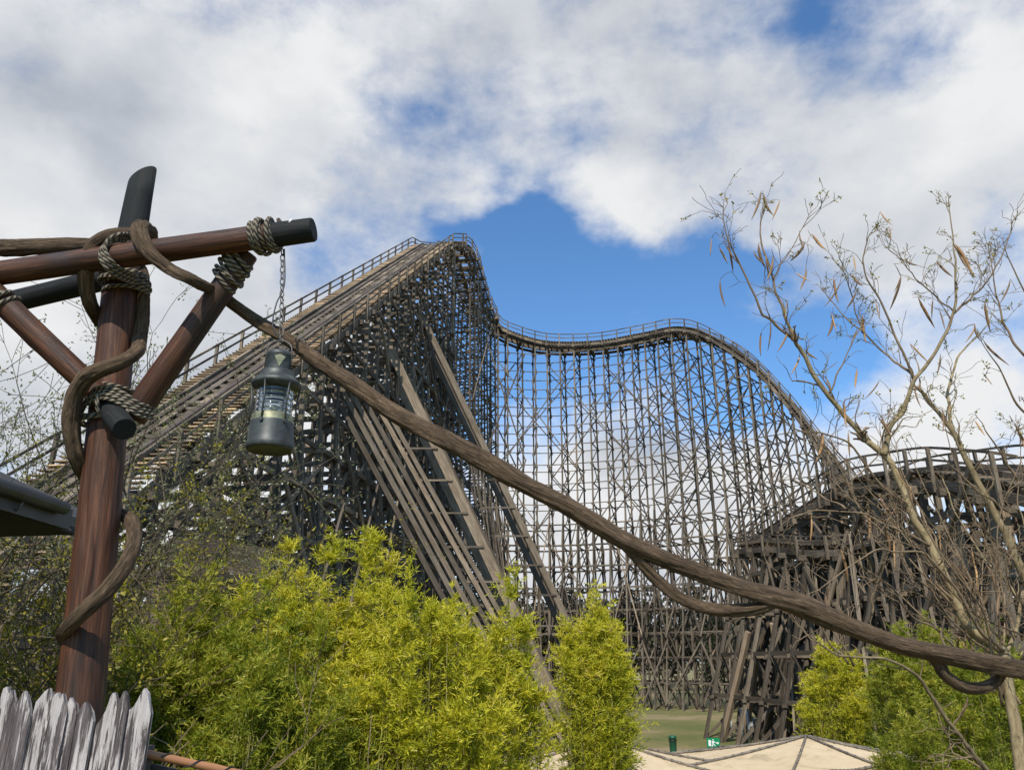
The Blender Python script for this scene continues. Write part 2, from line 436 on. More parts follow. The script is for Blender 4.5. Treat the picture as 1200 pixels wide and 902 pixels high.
    def build(s, name, m, parent=None, loc=None, sub=0):
        me = bpy.data.meshes.new(name)
        vs = s.v
        if loc is not None:
            loc = Vector(loc); vs = [v - loc for v in s.v]
        me.from_pydata([tuple(v) for v in vs], [], s.f)
        ul = me.uv_layers.new(name='UVMap')
        ul.data.foreach_set('uv', [x for p in s.uv for x in p])
        at = me.attributes.new('tint', 'FLOAT', 'FACE'); at.data.foreach_set('value', s.t)
        me.polygons.foreach_set('use_smooth', s.sm)
        me.materials.append(m); me.update()
        o = bpy.data.objects.new(name, me); col.objects.link(o)
        if loc is not None: o.location = loc
        if parent: 
            o.parent = parent
            o.matrix_parent_inverse = Matrix.Translation(-Vector(parent['_w'])) if '_w' in parent else Matrix()
        return o

def tag(o, label, cat, group=None, kind=None):
    o['label'] = label
    o['category'] = cat
    if group: o['group'] = group
    if kind: o['kind'] = kind
    return o
def root(name, loc, label, cat, group=None):
    o = bpy.data.objects.new(name, None); col.objects.link(o)
    o.empty_display_size = .3
    o.location = loc; o['_w'] = tuple(loc)
    return tag(o, label, cat, group)
def struct(o): o['kind'] = 'structure'; return o
def attach(o, parent):
    o.parent = parent
    if '_w' in parent: o.matrix_parent_inverse = Matrix.Translation(-Vector(parent['_w']))
    return o

def leaves(name, P, D, L, Wd, T, m, parent=None, rng=None, fold=.25):
    """one mesh of many single leaves: P base points, D directions, L lengths, Wd widths"""
    n = len(P)
    D = D / (np.linalg.norm(D, axis=1, keepdims=True) + 1e-9)
    A = rng.normal(size=(n, 3)); A[:, 2] *= .6
    S = np.cross(D, A); S /= (np.linalg.norm(S, axis=1, keepdims=True) + 1e-9)
    U = np.cross(S, D)
    L = L[:, None]; Wd = Wd[:, None]
    mid = P + D * L * .42
    tip = P + D * L - U * L * .12
    V = np.empty((n, 4, 3))
    V[:, 0] = P; V[:, 1] = mid + S * Wd * .5 + U * Wd * fold; V[:, 2] = tip; V[:, 3] = mid - S * Wd * .5 + U * Wd * fold
    me = bpy.data.meshes.new(name)
    me.vertices.add(4 * n); me.vertices.foreach_set('co', V.reshape(-1))
    me.loops.add(4 * n); me.loops.foreach_set('vertex_index', np.arange(4 * n, dtype=np.int32))
    me.polygons.add(n); me.polygons.foreach_set('loop_start', np.arange(0, 4 * n, 4, dtype=np.int32))
    me.update(calc_edges=True)
    at = me.attributes.new('tint', 'FLOAT', 'FACE'); at.data.foreach_set('value', np.clip(T, 0, 1))
    me.materials.append(m)
    o = bpy.data.objects.new(name, me); col.objects.link(o)
    if parent: attach(o, parent)
    return o

def catmull(P, per=12):
    P = [Vector(p) for p in P]; o = []
    Q = [P[0] * 2 - P[1]] + P + [P[-1] * 2 - P[-2]]
    for i in range(1, len(Q) - 2):
        a, b, c, d = Q[i - 1:i + 3]
        for k in range(per):
            t = k / per
            o.append(.5 * ((2 * b) + (c - a) * t + (2 * a - 5 * b + 4 * c - d) * t * t + (3 * b - a - 3 * c + d) * t ** 3))
    o.append(P[-1].copy()); return o
def resample(P, step):
    o = [P[0].copy()]; acc = 0
    for a, b in zip(P, P[1:]):
        d = (b - a).length; x = step - acc
        while x <= d:
            o.append(a.lerp(b, x / d)); x += step
        acc = (acc + d) % step
    return o
def plan(P):                                               # plan tangent and right-hand normal per point
    o = []
    for i in range(len(P)):
        a = P[max(i - 1, 0)]; b = P[min(i + 1, len(P) - 1)]
        t = Vector((b.x - a.x, b.y - a.y, 0)).normalized()
        o.append((t, Vector((t.y, -t.x, 0))))
    return o

# ------------------------------------------------------------------ ground
def gz(x, y):
    t = min(max((y - 5.2) / 4.3, 0), 1); t = t * t * (3 - 2 * t)
    return 3.0 * (1 - t)
mb = MB()
ys = [-400, -120, -40, -15, -6, 0, 3, 4.5, 5.2, 5.9, 6.6, 7.3, 8, 8.7, 9.5, 12, 16, 22, 30, 40, 55, 75, 100, 150, 260, 500, 1200, 3500]
xs = [-3500, -1200, -400, -160, -80, -50, -30, -18, -10, -6, -3, 0, 3, 6, 10, 18, 30, 50, 80, 160, 400, 1200, 3500]
rg = random.Random(3)
for y in ys:
    for x in xs:
        j = (rg.random() - .5) * (.12 if 8 < y < 120 else 0)
        mb.v.append(Vector((x, y, gz(x, y) + j)))
nx = len(xs)
for i in range(len(ys) - 1):
    for j in range(nx - 1):
        a = i * nx + j
        mb.face((a, a + 1, a + nx + 1, a + nx), [(0, 0)] * 4, .5, True)
struct(mb.build('ground', M['ground']))

# ------------------------------------------------------------------ the wooden roller coaster
ZL = 2.45                                                  # storey height of the trestles
def bent_frame(parent, P, n, half, flare, outer=None, colw=.26, barh=.24, zz=True, mid=False, top_drop=.75, bw=.19):
    """one trestle bent across the track: columns are sub-parts, bars and zigzag braces its own mesh"""
    zt = P.z - top_drop
    zg = gz(P.x, P.y) - .1
    h = zt - zg
    if h < 1: return
    t = Vector((-n.y, n.x, 0))
    mb = MB()
    def c_in(s, z): return Vector((P.x, P.y, z)) + n * (s * (half + flare * (zt - z)))
    oz0 = zt - (outer[0] if outer else 0)
    def c_out(s, z): return Vector((P.x, P.y, z)) + n * (s * (half + flare * (zt - oz0) + .12 + outer[1] * (oz0 - z)))
    zs = []
    z = math.floor(zt / ZL) * ZL
    while z > zg + .8: zs.append(z); z -= ZL
    # cap beam
    mb.beam(c_in(-1, zt) - n * .5, c_in(1, zt) + n * .5, .3, .3)
    for k, z in enumerate(zs):
        has_o = outer and z < oz0 - .5
        a = c_out(-1, z) if has_o and outer[2] else c_in(-1, z)
        b = c_out(1, z) if has_o else c_in(1, z)
        off = t * (colw * .5 + .045) * (1 if k % 2 else -1)
        mb.beam(a - n * .25 + off, b + n * .25 + off, .09, barh)
        z2 = z - ZL if k < len(zs) - 1 else zg
        if zz:
            s = 1 if k % 2 else -1
            mb.beam(c_in(-s, z) - off, c_in(s, z2) - off, .09, bw)
            if h > 20 and k % 2 == 0: mb.beam(c_in(s, z) - off * 1.6, c_in(-s, z2) - off * 1.6, .09, bw)
        if has_o:
            for s in ((-1, 1) if outer[2] else (1,)):
                if k % 2: mb.beam(c_in(s, z) - off, c_out(s, z2) - off, .09, .19)
                else: mb.beam(c_out(s, z) - off, c_in(s, z2) - off, .09, .19)
    loc = Vector((P.x, P.y, zg))
    bo = mb.build('trestle_bent', M['timber'], parent, loc)
    bo['_w'] = tuple(loc)
    def column(a, b, w):
        m2 = MB(); m2.beam(a, b, w, w, up=t)
        o = m2.build('column', M['timber'], None, None)
        # vertices are in world space: cancel the bent's own placement
        o.parent = bo; o.matrix_parent_inverse = Matrix.Translation(-loc)
    for s in (-1, 1):
        column(c_in(s, zt), c_in(s, zg), colw)
        if outer and (s == 1 or outer[2]) and oz0 - zg > 2: column(c_out(s, oz0), c_out(s, zg), colw * .9)
    if mid: column(Vector((P.x, P.y, zt)), Vector((P.x, P.y, zg)), colw)
    return dict(P=P, n=n, zt=zt, zg=zg, cin=c_in, cout=c_out if outer else None, oz0=oz0, outer=outer)

def ledgers(parent, B, size=(.09, .22), rows=('in', 'out'), maxz=None, name='ledger'):
    B = [b for b in B if b]
    if not B: return
    top = max(b['zt'] for b in B)
    z = math.floor(top / ZL) * ZL + .14
    while z > .6:
        for s in (-1, 1):
            for row in rows:
                mb = MB()
                for a, b in zip(B, B[1:]):
                    if row == 'in':
                        if z < a['zt'] and z < b['zt']:
                            mb.beam(a['cin'](s, z), b['cin'](s, z), *size)
                    elif a['cout'] and b['cout'] and z < a['oz0'] and z < b['oz0'] and (s == 1 or a['outer'][2]):
                        mb.beam(a['cout'](s, z), b['cout'](s, z), *size)
                if mb.f: mb.build('ledger' if row == 'in' else 'girt', M['timber'], parent)
        z -= ZL

def diagonals(parent, B, span, rows, every=1, name='cross_brace', cross=True, w=.17):
    B = [b for b in B if b]
    for i in range(0, len(B) - span, every):
        a, b = B[i], B[i + span]
        for s, z0, z1, inn in rows(a, b):
            if z0 - z1 < 3: continue
            mb = MB()
            f = (lambda q, s_, z_: q['cin'](s_, z_)) if inn else (lambda q, s_, z_: q['cout'](s_, z_))
            o = a['n'] * (s * .2)
            mb.beam(f(a, s, z0) + o, f(b, s, z1) + o, .12, w)
            if cross: mb.beam(f(a, s, z1) + o * 1.6, f(b, s, z0) + o * 1.6, .12, w)
            mb.build(name, M['timber'], parent)

def track(parent, P, pls, gauge=.6, rail_w=.14, deck=1.0, walk=1.05, plank_step=.33, tie_step=.66, post_every=1, plank='pale_timber', rails=('l', 'r'), railh=1.05, trough=False):
    """track, walkways and handrails along the dense path P (points about .33 m apart)"""
    tm = MB()
    for i in range(0, len(P), 2):
        n = pls[i][1]
        tm.beam(P[i] - n * (deck + .05) - Vector((0, 0, .02)), P[i] + n * (deck + .05) - Vector((0, 0, .02)), .2, .12)
    tro = tm.build('track', M['timber'], parent); tro['kind'] = 'stuff'
    for s in (-1, 1):
        for off, z, w, h, nm, mt in ((gauge, .10, rail_w, .14, 'rail', 'rail'), (gauge, -.30, .3, .42, 'stringer', 'timber'), (deck + walk, -.42, .12, .34, 'stringer', 'timber'), (deck + .02, .14, .14, .30, 'guard_timber', 'timber')):
            tr = MB(); st = 3
            for i in range(0, len(P) - st, st):
                a = P[i] + pls[i][1] * (s * off) + Vector((0, 0, z)); b = P[i + st] + pls[i + st][1] * (s * off) + Vector((0, 0, z))
                tr.beam(a, b, w, h)
            attach(tr.build(nm, M[mt]), tro)
    if trough:
        for off in (-.78, -.3, .3, .78):
            tr = MB()
            for i in range(0, len(P) - 3, 3):
                tr.beam(P[i] + pls[i][1] * off + Vector((0, 0, .08)), P[i + 3] + pls[i + 3][1] * off + Vector((0, 0, .08)), .30, .06)
            attach(tr.build('trough_board', M['timber']), tro)
    for s in (-1, 1):
        wk = MB()
        for i in range(len(P)):
            t, n = pls[i]
            wk.beam(P[i] + n * (s * (deck + .1)) + Vector((0, 0, .02)), P[i] + n * (s * (deck + walk)) + Vector((0, 0, .02)), .24, .05)
        wk.build('walkway', M[plank], parent)
        hr = MB()
        st = 3
        for zz, hh in ((railh, .10), (railh * .52, .09)):
            for i in range(0, len(P) - st, st):
                a = P[i] + pls[i][1] * (s * (deck + walk)) + Vector((0, 0, zz)); b = P[i + st] + pls[i + st][1] * (s * (deck + walk)) + Vector((0, 0, zz))
                hr.beam(a, b, .06, hh)
        ho = hr.build('handrail', M['timber'], parent)
        for i in range(0, len(P), post_every):
            pm = MB()
            q = P[i] + pls[i][1] * (s * (deck + walk + .09))
            pm.beam(q - Vector((0, 0, .75)), q + Vector((0, 0, railh)), .13, .13, up=pls[i][0])
            o = pm.build('post', M['timber'])
            attach(o, ho)

coaster = root('wooden_roller_coaster', (0, 80, 0), 'huge grey timber roller coaster with steep lift hill and dipping crest track on tall lattice', 'roller coaster')

# lift hill: from the lower left straight up to the crest
A = pd(243, 433, 36); Bq = pd(483, 288, 82)
dv = (Bq - A); lt = Vector((dv.x, dv.y, 0)).normalized(); ln = Vector((lt.y, -lt.x, 0))
ctr = ln * 2.1
lift_lo = A + ctr - dv * .42
lift_hi = A + ctr + dv * 1.0
crest = pd(529, 289, 87)
turn_pts = [crest, pd(537, 293, 89), pd(545, 308, 92), pd(552, 332, 95), pd(560, 356, 98), pd(574, 378, 100), pd(598, 394, 100), pd(640, 405, 100), pd(700, 405, 98), pd(755, 396, 96), pd(800, 388, 93),
            pd(838, 398, 90), pd(880, 425, 86), pd(925, 472, 82), pd(970, 532, 78), pd(1010, 590, 74), pd(1060, 660, 70), pd(1110, 720, 66)]
lift_path = [lift_lo + (lift_hi - lift_lo) * (k / 40) for k in range(41)]
LP = resample(lift_path + catmull([lift_hi, lift_hi + lt * 1.6 + Vector((.1, 0, .8)), crest], 8)[1:], .38)
TP = resample(catmull(turn_pts, 30), .38)
lp, tp = plan(LP), plan(TP)
track(coaster, LP, lp, post_every=8, walk=1.1, trough=True)
track(coaster, TP, tp, post_every=5, plank='timber', walk=.75, deck=.95)

LB = []
for i in range(4, len(LP) - 2, 8):
    P, n = LP[i], lp[i][1]
    h = P.z
    LB.append(bent_frame(coaster, P, n, 1.9, .012, outer=(max(2.5, h * .22), .09, False), colw=.23, barh=.30, mid=False, top_drop=.55))
ledgers(coaster, LB, (.11, .26))
diagonals(coaster, LB, 4, lambda a, b: [(s, z, max(z - 9.8, .5), True) for s in (-1, 1) for z in ([a['zt'] - .8] if a['zt'] < 16 else [a['zt'] - 1.5, a['zt'] - 14])], every=3, cross=True, w=.2)
diagonals(coaster, LB, 3, lambda a, b: [(1, min(a['oz0'], b['oz0']) - .5, max(min(a['oz0'], b['oz0']) - 11, .5), False)], every=3, cross=True, w=.22)

TB = []
for i in range(5, len(TP) - 2, 5):
    P, n = TP[i], tp[i][1]
    h = P.z
    TB.append(bent_frame(coaster, P, n, 1.55, .018, outer=(h * .5, .16, True), colw=.175, barh=.13, top_drop=.65, bw=.11))
ledgers(coaster, TB, (.06, .10))
diagonals(coaster, TB, 6, lambda a, b: [(s, z, z - 14, True) for s in (-1, 1) for z in (min(a['zt'], b['zt']) - 2, min(a['zt'], b['zt']) - 16) if z > 18], every=4, w=.12)
diagonals(coaster, TB, 2, lambda a, b: [(1, min(a['oz0'], b['oz0']) - .5, 7, False), (1, 6.5, .5, False), (-1, 12, 1, False)], every=2, w=.14)

for _ in range(55):                                    # odd diagonal timbers nailed across the lift hill's flank
    i = rnd.randrange(0, len(LB) - 4); a_, b_ = LB[i], LB[i + rnd.choice((2, 3, 4))]
    za = min(a_['zt'], b_['zt']) * rnd.uniform(.12, .97); zb_ = za + rnd.choice((-1, -1, 1)) * rnd.uniform(3, 11)
    zb_ = min(max(zb_, .4), b_['zt'] - .5)
    s_ = rnd.choice((1, 1, 1, -1)); o = a_['n'] * (s_ * rnd.uniform(.15, .35))
    mb = MB(); mb.beam(a_['cin'](s_, za) + o, b_['cin'](s_, zb_) + o, .10, .2); mb.build('diagonal_brace', M['timber'], coaster)
# raking legs: laminated planked struts in pairs, with rungs between
for top, foot, Y, wdt, rung0 in (((507, 400), (719, 845), 61, .45, .45), ((472, 445), (662, 852), 51.5, .62, .30), ((418, 515), (565, 790), 40.5, .27, .3)):
    a = ph(*top, Y); b = ph(*foot, Y)
    if b.z > .1: b = b + (b - a) * ((b.z) / (a.z - b.z))
    a = a + (a - b).normalized() * (3.0 if Y > 45 else 4.5)
    for dy, sh in (((0, 0), (2.0, -.5), (3.6, .2), (6.8, .5)) if Y > 50 else ((0, 0), (1.3, .55), (2.7, 1.0), (4.1, 1.5), (5.6, 2.1), (7.2, 2.6))):
        mb = MB(); o = Vector((sh, dy, 0))
        mb.beam(a + o, b + o, .5 if Y > 50 else .3, wdt * .72, up=Vector((1, 0, 0)))
        mb.beam(a + o + Vector((.12, -.3, 0)), b + o + Vector((.12, -.3, 0)), .1, wdt, up=Vector((1, 0, 0)))
        mb.build('raking_leg', M['timber'], coaster)
    L = (b - a).length
    k = rung0 * L
    rb = MB()
    while k < L - 1:
        q = a.lerp(b, k / L)
        if Y > 45: rb.beam(q + Vector((-2.4, -.4, 0)), q + Vector((.2, -.4, 0)), .10, .13)
        rb.beam(q + Vector((0, -.2, 0)), q + Vector((.4, 7.0, 0)), .12, .16)
        k += 2.5
    rb.build('rung', M['timber'], coaster)

# ------------------------------------------------------------------ the low near trestle at the right
trestle = root('timber_trestle', (16, 34, 0), 'low crowded weathered timber trestle carrying a humped track behind the bare pod tree', 'trestle')
np_ = [pd(895, 640, 60), pd(925, 622, 54), pd(960, 602, 48), pd(1000, 580, 43), pd(1040, 562, 39), pd(1095, 556, 34), pd(1150, 553, 30), pd(1220, 562, 26), pd(1300, 580, 23)]
NP = resample(catmull(np_, 30), .38); npl = plan(NP)
track(trestle, NP, npl, post_every=6, walk=.9, plank='timber')
NB = []
for i in range(2, len(NP) - 2, 7):
    P, n = NP[i], npl[i][1]
    NB.append(bent_frame(trestle, P, n, 1.7, .03, outer=(1.6, .22, True), colw=.24, barh=.22, mid=True, top_drop=.7))
ledgers(trestle, NB, (.12, .26))
diagonals(trestle, NB, 3, lambda a, b: [(s, a['zt'] - .6, max(a['zt'] - 6.5, .3), True) for s in (-1, 1)], every=2, w=.2)
diagonals(trestle, NB, 2, lambda a, b: [(s, min(a['oz0'], b['oz0']) - .3, .6, False) for s in (-1, 1)], every=2, w=.2)
# second, lower leg of the same trestle that passes in front
n2 = [pd(885, 640, 54), pd(930, 636, 48), pd(985, 640, 42), pd(1060, 640, 38), pd(1140, 650, 34), pd(1230, 665, 30)]
N2 = resample(catmull(n2, 30), .38); n2l = plan(N2)
track(trestle, N2, n2l, post_every=7, walk=.6, plank='timber', railh=.5)
B2 = []
for i in range(2, len(N2) - 2, 7):
    B2.append(bent_frame(trestle, N2[i], n2l[i][1], 1.6, .05, outer=(.8, .3, True), colw=.22, barh=.2, top_drop=.7))
ledgers(trestle, B2, (.12, .24))
diagonals(trestle, NB, 1, lambda a, b: [(s, a['zt'] - 1.2 - rnd.random() * 2, max(a['zt'] - 5 - rnd.random() * 3, .3), rnd.random() < .6) for s in (-1, 1)], every=1, cross=False, w=.17)
diagonals(trestle, B2, 2, lambda a, b: [(s, a['zt'] - .5, .4, True) for s in (-1, 1)], every=2, w=.2)
for (x0, y0, x1, y1, dd) in ((877, 740, 847, 868, 46.5), (893, 735, 872, 868, 46.8), (905, 730, 925, 850, 45)):
    mb = MB(); mb.beam(pd(x0, y0, dd), pd(x1, y1, dd), .28, .28); mb.build('raking_leg', M['pale_timber'], trestle)

# ------------------------------------------------------------------ branches
def grow(mb, p, d, L, r, depth, rng, tips, bend=.25, split=(2, 3), shrink=.68, ang=.55, n=4, gravity=.0, minr=.002, kink=3):
    pts = [p.copy()]; rad = [r]; dd = d.normalized()
    for k in range(kink):
        dd = (dd + Vector((rng.gauss(0, bend), rng.gauss(0, bend), rng.gauss(0, bend) + gravity)) * .6).normalized()
        pts.append(pts[-1] + dd * (L / kink)); rad.append(max(minr, r * (1 - .38 * (k + 1) / kink)))
    mb.tube(pts, rad, n, cap=False)
    if depth == 0:
        tips.append((pts[-1], dd)); tips.append((pts[1], dd)); return
    tips.append((pts[-1], dd))
    for j in range(rng.randint(*split)):
        q = pts[rng.randint(1, kink)] if j else pts[-1]
        ax = Vector((rng.gauss(0, 1), rng.gauss(0, 1), rng.gauss(0, 1))).normalized()
        d2 = (Matrix.Rotation(rng.uniform(.35, 1.2) * ang * 1.3, 3, ax.cross(dd).normalized() if ax.cross(dd).length > .05 else ax) @ dd)
        grow(mb, q, d2, L * shrink * rng.uniform(.75, 1.15), rad[-1] * .78, depth - 1, rng, tips, bend, split, shrink, ang, n, gravity, minr, kink)

def tip_leaves(name, tips, per, L, Wd, m, parent, seed, spread=.06):
    g = np.random.default_rng(seed)
    P = np.repeat(np.array([tuple(t[0]) for t in tips]), per, axis=0)
    Dd = np.repeat(np.array([tuple(t[1]) for t in tips]), per, axis=0)
    n = len(P)
    P = P + g.normal(size=(n, 3)) * spread
    Dd = Dd * .6 + g.normal(size=(n, 3)) * .7
    return leaves(name, P, Dd, L * g.uniform(.6, 1.3, n), Wd * g.uniform(.7, 1.2, n), g.random(n), m, parent, g)

# ------------------------------------------------------------------ far woodland
g = np.random.default_rng(11)
def crown_points(c, rx, ry, rz, n, g, clumps=14):
    cs = g.normal(size=(clumps, 3)); cs /= np.linalg.norm(cs, axis=1, keepdims=True); cs *= g.uniform(.35, .95, (clumps, 1))
    k = g.integers(0, clumps, n)
    P = cs[k] + g.normal(size=(n, 3)) * .2
    return P * np.array([rx, ry, rz]) + np.array(c)
PP, TT = [], []
for i in range(260):
    x = g.uniform(-150, 170); y = g.uniform(128, 165) + abs(x) * .1
    h = g.uniform(12, 18.5)
    P = crown_points((x, y, h * .58), g.uniform(3, 5), 3, h * .45, 420, g)
    PP.append(P); TT.append(np.clip(g.random(420) * .7 + g.uniform(0, .35), 0, 1))
PP = np.concatenate(PP); TT = np.concatenate(TT); n = len(PP)
o = leaves('woodland', PP, g.normal(size=(n, 3)), g.uniform(.7, 1.5, n), g.uniform(.4, .9, n), TT, M['wood_mix'], None, g)
tag(o, 'dark bare spring woodland seen beyond the coaster trestles', 'woodland', None, 'stuff')

def forest_tree(name, px, py, Y, h, rw, label, m, n=2600, clumps=16, group=None, seed=0):
    p = ph(px, py, Y); base = Vector((p.x, Y, 0))
    r = root(name, base, label, 'tree', group)
    rng = random.Random(seed); tips = []
    mb = MB(); mb.tube([base, base + Vector((.1, 0, h * .4)), base + Vector((0, .1, h * .85))], [h * .022, h * .016, h * .005], 8)
    mb.build('trunk', M['bark_dark'], r)
    g = np.random.default_rng(seed)
    P = crown_points((base.x, Y, h * .6), rw, rw, h * .42, n, g, clumps)
    leaves('crown', P, g.normal(size=(n, 3)), g.uniform(.25, .6, n), g.uniform(.15, .35, n), g.random(n), m, r, g)
    return r
forest_tree('evergreen_tree', 697, 760, 118, 12.5, 2.4, 'rounded dark green tree showing between the thin trestle columns', M['evergreen'], 3000, 18, None, 3)
forest_tree('evergreen_tree', 838, 760, 112, 11, 3.0, 'dark evergreen tree behind the leaning trestle legs left of the pod tree', M['evergreen'], 3000, 18, None, 4)

# ------------------------------------------------------------------ bamboo
def bamboo(px, py_top, Y, width, label, seed, n_culm=34, per=16, m='bamboo', lean=(0, 0, 0), leafL=.092, bulge=.12, dens=1.0, zb=None, depth=None):
    rng = random.Random(seed); g = np.random.default_rng(seed)
    top = ph(px, py_top, Y)
    zb = gz(top.x, Y) if zb is None else zb
    base = Vector((top.x, Y, zb)); H = top.z - zb
    r = root('bamboo_clump', base, label, 'bamboo', 'bright spring bamboo clumps')
    Pl, Dl, Tl = [], [], []
    groups = [MB() for _ in range(6)]
    depth = depth or width * .8
    for c in range(n_culm):
        an = rng.uniform(0, 6.283); rr = math.sqrt(rng.random())
        ex, ey = math.cos(an) * rr, math.sin(an) * rr
        hh = H * (1.0 - .36 * rr ** 1.6) * rng.uniform(.80, 1.02)
        b0 = base + Vector((ex * width * .22, ey * depth * .22, 0))
        tp_ = base + Vector((ex * width * .40, ey * depth * .40, hh)) + Vector(lean) * rng.random()
        mid = b0.lerp(tp_, .52) + Vector((ex * width * bulge, ey * depth * bulge, 0))
        pts = catmull([b0, mid, tp_, tp_ + Vector((ex * .12, ey * .12, .12 + .2 * rng.random()))], 6)
        groups[c % 6].tube(pts, [.015 * (1 - .8 * k / len(pts)) for k in range(len(pts))], 4, cap=False)
        if rng.random() < .45:                             # a young leader shoots past the crown
            e_ = pts[-1]; lead = Vector((ex * .15 + rng.gauss(0, .08), ey * .15, 1)).normalized() * rng.uniform(.25, .6)
            pts += [e_ + lead * .35, e_ + lead * .7, e_ + lead]
        ct = rng.uniform(-.15, .15)
        for k in range(2, len(pts)):
            for _ in range(max(1, int(4 * dens))):
                q = pts[k].lerp(pts[k - 1], rng.random())
                d = Vector((rng.gauss(ex * .5, .8), rng.gauss(ey * .5, .8), rng.uniform(.1, 1.5))).normalized()
                bl = rng.uniform(.18, .55) * (1.0 if k < len(pts) - 5 else .45)
                fn = k / len(pts)
                for _ in range(int(per * 1.0)):
                    s = rng.random()
                    pt = q + d * (bl * s) + Vector((0, 0, -.10 * s * s * bl))
                    Pl.append(tuple(pt))
                    Dl.append((d.x * .55 + rng.gauss(0, .45), d.y * .55 + rng.gauss(0, .45), d.z * .55 + rng.gauss(.08, .40)))
                    Tl.append(.24 + .40 * fn + ct + rng.gauss(0, .17))
    for gm in groups: gm.build('culm', M['culm'], r)
    P = np.array(Pl); n = len(P)
    leaves('foliage', P, np.array(Dl), leafL * g.uniform(.6, 1.25, n), leafL * .15 * g.uniform(.8, 1.2, n), np.array(Tl), M[m], r, g)
    return r
bamboo(360, 636, 11.2, 2.5, 'tallest bright yellow-green bamboo clump directly under the hanging lantern', 21, 60, 18)
bamboo(440, 655, 11.8, 1.5, 'narrow spiky yellow-green bamboo clump just right of the tallest clump', 22, 40, 18)
bamboo(500, 690, 10.8, 2.6, 'low wide yellow-green bamboo clump in the middle of the thicket', 23, 60, 18)
bamboo(584, 690, 11.6, 1.5, 'yellow-green bamboo clump at the right end of the thicket beside the raking legs', 24, 44, 18)
bamboo(250, 690, 10.8, 2.6, 'greener bamboo clump right of the brown log post', 25, 55, 18, 'bamboo_green')
bamboo(330, 740, 9.6, 2.6, 'low front bamboo clump behind the end of the picket fence', 27, 50, 18, 'bamboo_green')
bamboo(190, 745, 10.2, 1.8, 'dull green bamboo clump hugging the foot of the log post', 28, 36, 18, 'bamboo_green')
bamboo(692, 733, 14.0, 1.25, 'lone golden bamboo clump standing against the canvas roofs', 26, 46, 18, zb=2.2, bulge=.16)
bamboo(972, 768, 24.0, 2.4, 'small golden bamboo clump at the foot of the low trestle', 31, 50, 18, zb=.6, leafL=.11)
bamboo(1075, 735, 21.0, 4.0, 'green bamboo clump beneath the sagging liana at right', 32, 80, 20, 'bamboo_green', zb=.3, leafL=.11)
bamboo(1160, 760, 13.5, 2.4, 'deep green bamboo clump around the foot of the pod tree', 33, 60, 16, 'bamboo_green')
bamboo(1062, 850, 13.6, 1.1, 'dark low bamboo clump at the edge of the canvas roof', 34, 34, 16, 'bamboo_green')

# ------------------------------------------------------------------ budding shrubs and trees at the left
def shrub(name, px, Y, label, seed, stems, H, spread, leafm, per, L, cat='shrub', group=None, depth=4, lean=(0, 0, 0), r0=.03, zb=None, leafw=.5, bark='bark_dark', extra=None, shrink=.7):
    rng = random.Random(seed)
    q = ph(px, 760, Y); zb = gz(q.x, Y) if zb is None else zb
    base = Vector((q.x, Y, zb - .05))
    r = root(name, base, label, cat, group)
    tips = []
    for k in range(stems):
        mb = MB()
        an = 6.283 * k / stems + rng.random()
        d = Vector((math.cos(an) * spread, math.sin(an) * spread, 1)) + Vector(lean)
        grow(mb, base + Vector((math.cos(an) * .1, math.sin(an) * .1, 0)), d, H * .36 * rng.uniform(.8, 1.15), r0 * rng.uniform(.7, 1.1), depth, rng, tips, .22, (2, 4), shrink, .6, 5, .02, .0045)
        mb.build('limb', M[bark], r)
    if per: tip_leaves('foliage', tips, per, L, L * leafw, M[leafm], r, seed, .05)
    if extra:
        rng.shuffle(tips); tip_leaves('blossom', tips[:extra], 5, .06, .055, M['blossom'], r, seed + 1, .03)
    return r
gsh = 'budding shrubs left of the bamboo'
shrub('budding_shrub', 60, 10.5, 'tangled olive budding shrub under the dark eave', 41, 8, 7.6, .42, 'bud', 7, .065, 'shrub', gsh)
shrub('budding_shrub', 215, 12.5, 'brown twiggy shrub with olive new leaves in front of the slatted shed', 42, 8, 7.7, .34, 'bud', 8, .07, 'shrub', gsh)
shrub('budding_shrub', 285, 13.5, 'thin budding shrub rising in front of the low end of the lift hill', 43, 6, 8.4, .28, 'bud', 5, .06, 'shrub', gsh)
shrub('budding_shrub', 135, 11.5, 'olive shrub behind the log post with a few white blossoms', 44, 8, 7.4, .38, 'bud', 12, .07, 'shrub', gsh, extra=22)
shrub('budding_shrub', -40, 8.2, 'bare branchy shrub at the left edge with long pale twigs', 45, 6, 7.2, .45, 'bud', 2, .05, 'shrub', gsh, bark='bark_twig', lean=(.5, 0, 0))
shrub('young_tree', 14, 13, 'thin young tree with pale buds rising above the crossbeam', 46, 3, 13.0, .06, 'budpale', 5, .06, 'tree', None, 5, (0, 0, 0), .11)
shrub('young_tree', -70, 12, 'leafless pale-budded tree spreading in from the left edge', 47, 6, 11.2, .22, 'budpale', 4, .055, 'tree', None, 5, (.12, 0, 0), .09)
shrub('young_tree', 120, 20, 'green-leaved young tree in front of the foot of the lift hill', 48, 5, 10.4, .3, 'bud', 3, .08, 'tree', None, 5, (0, 0, 0), .06)

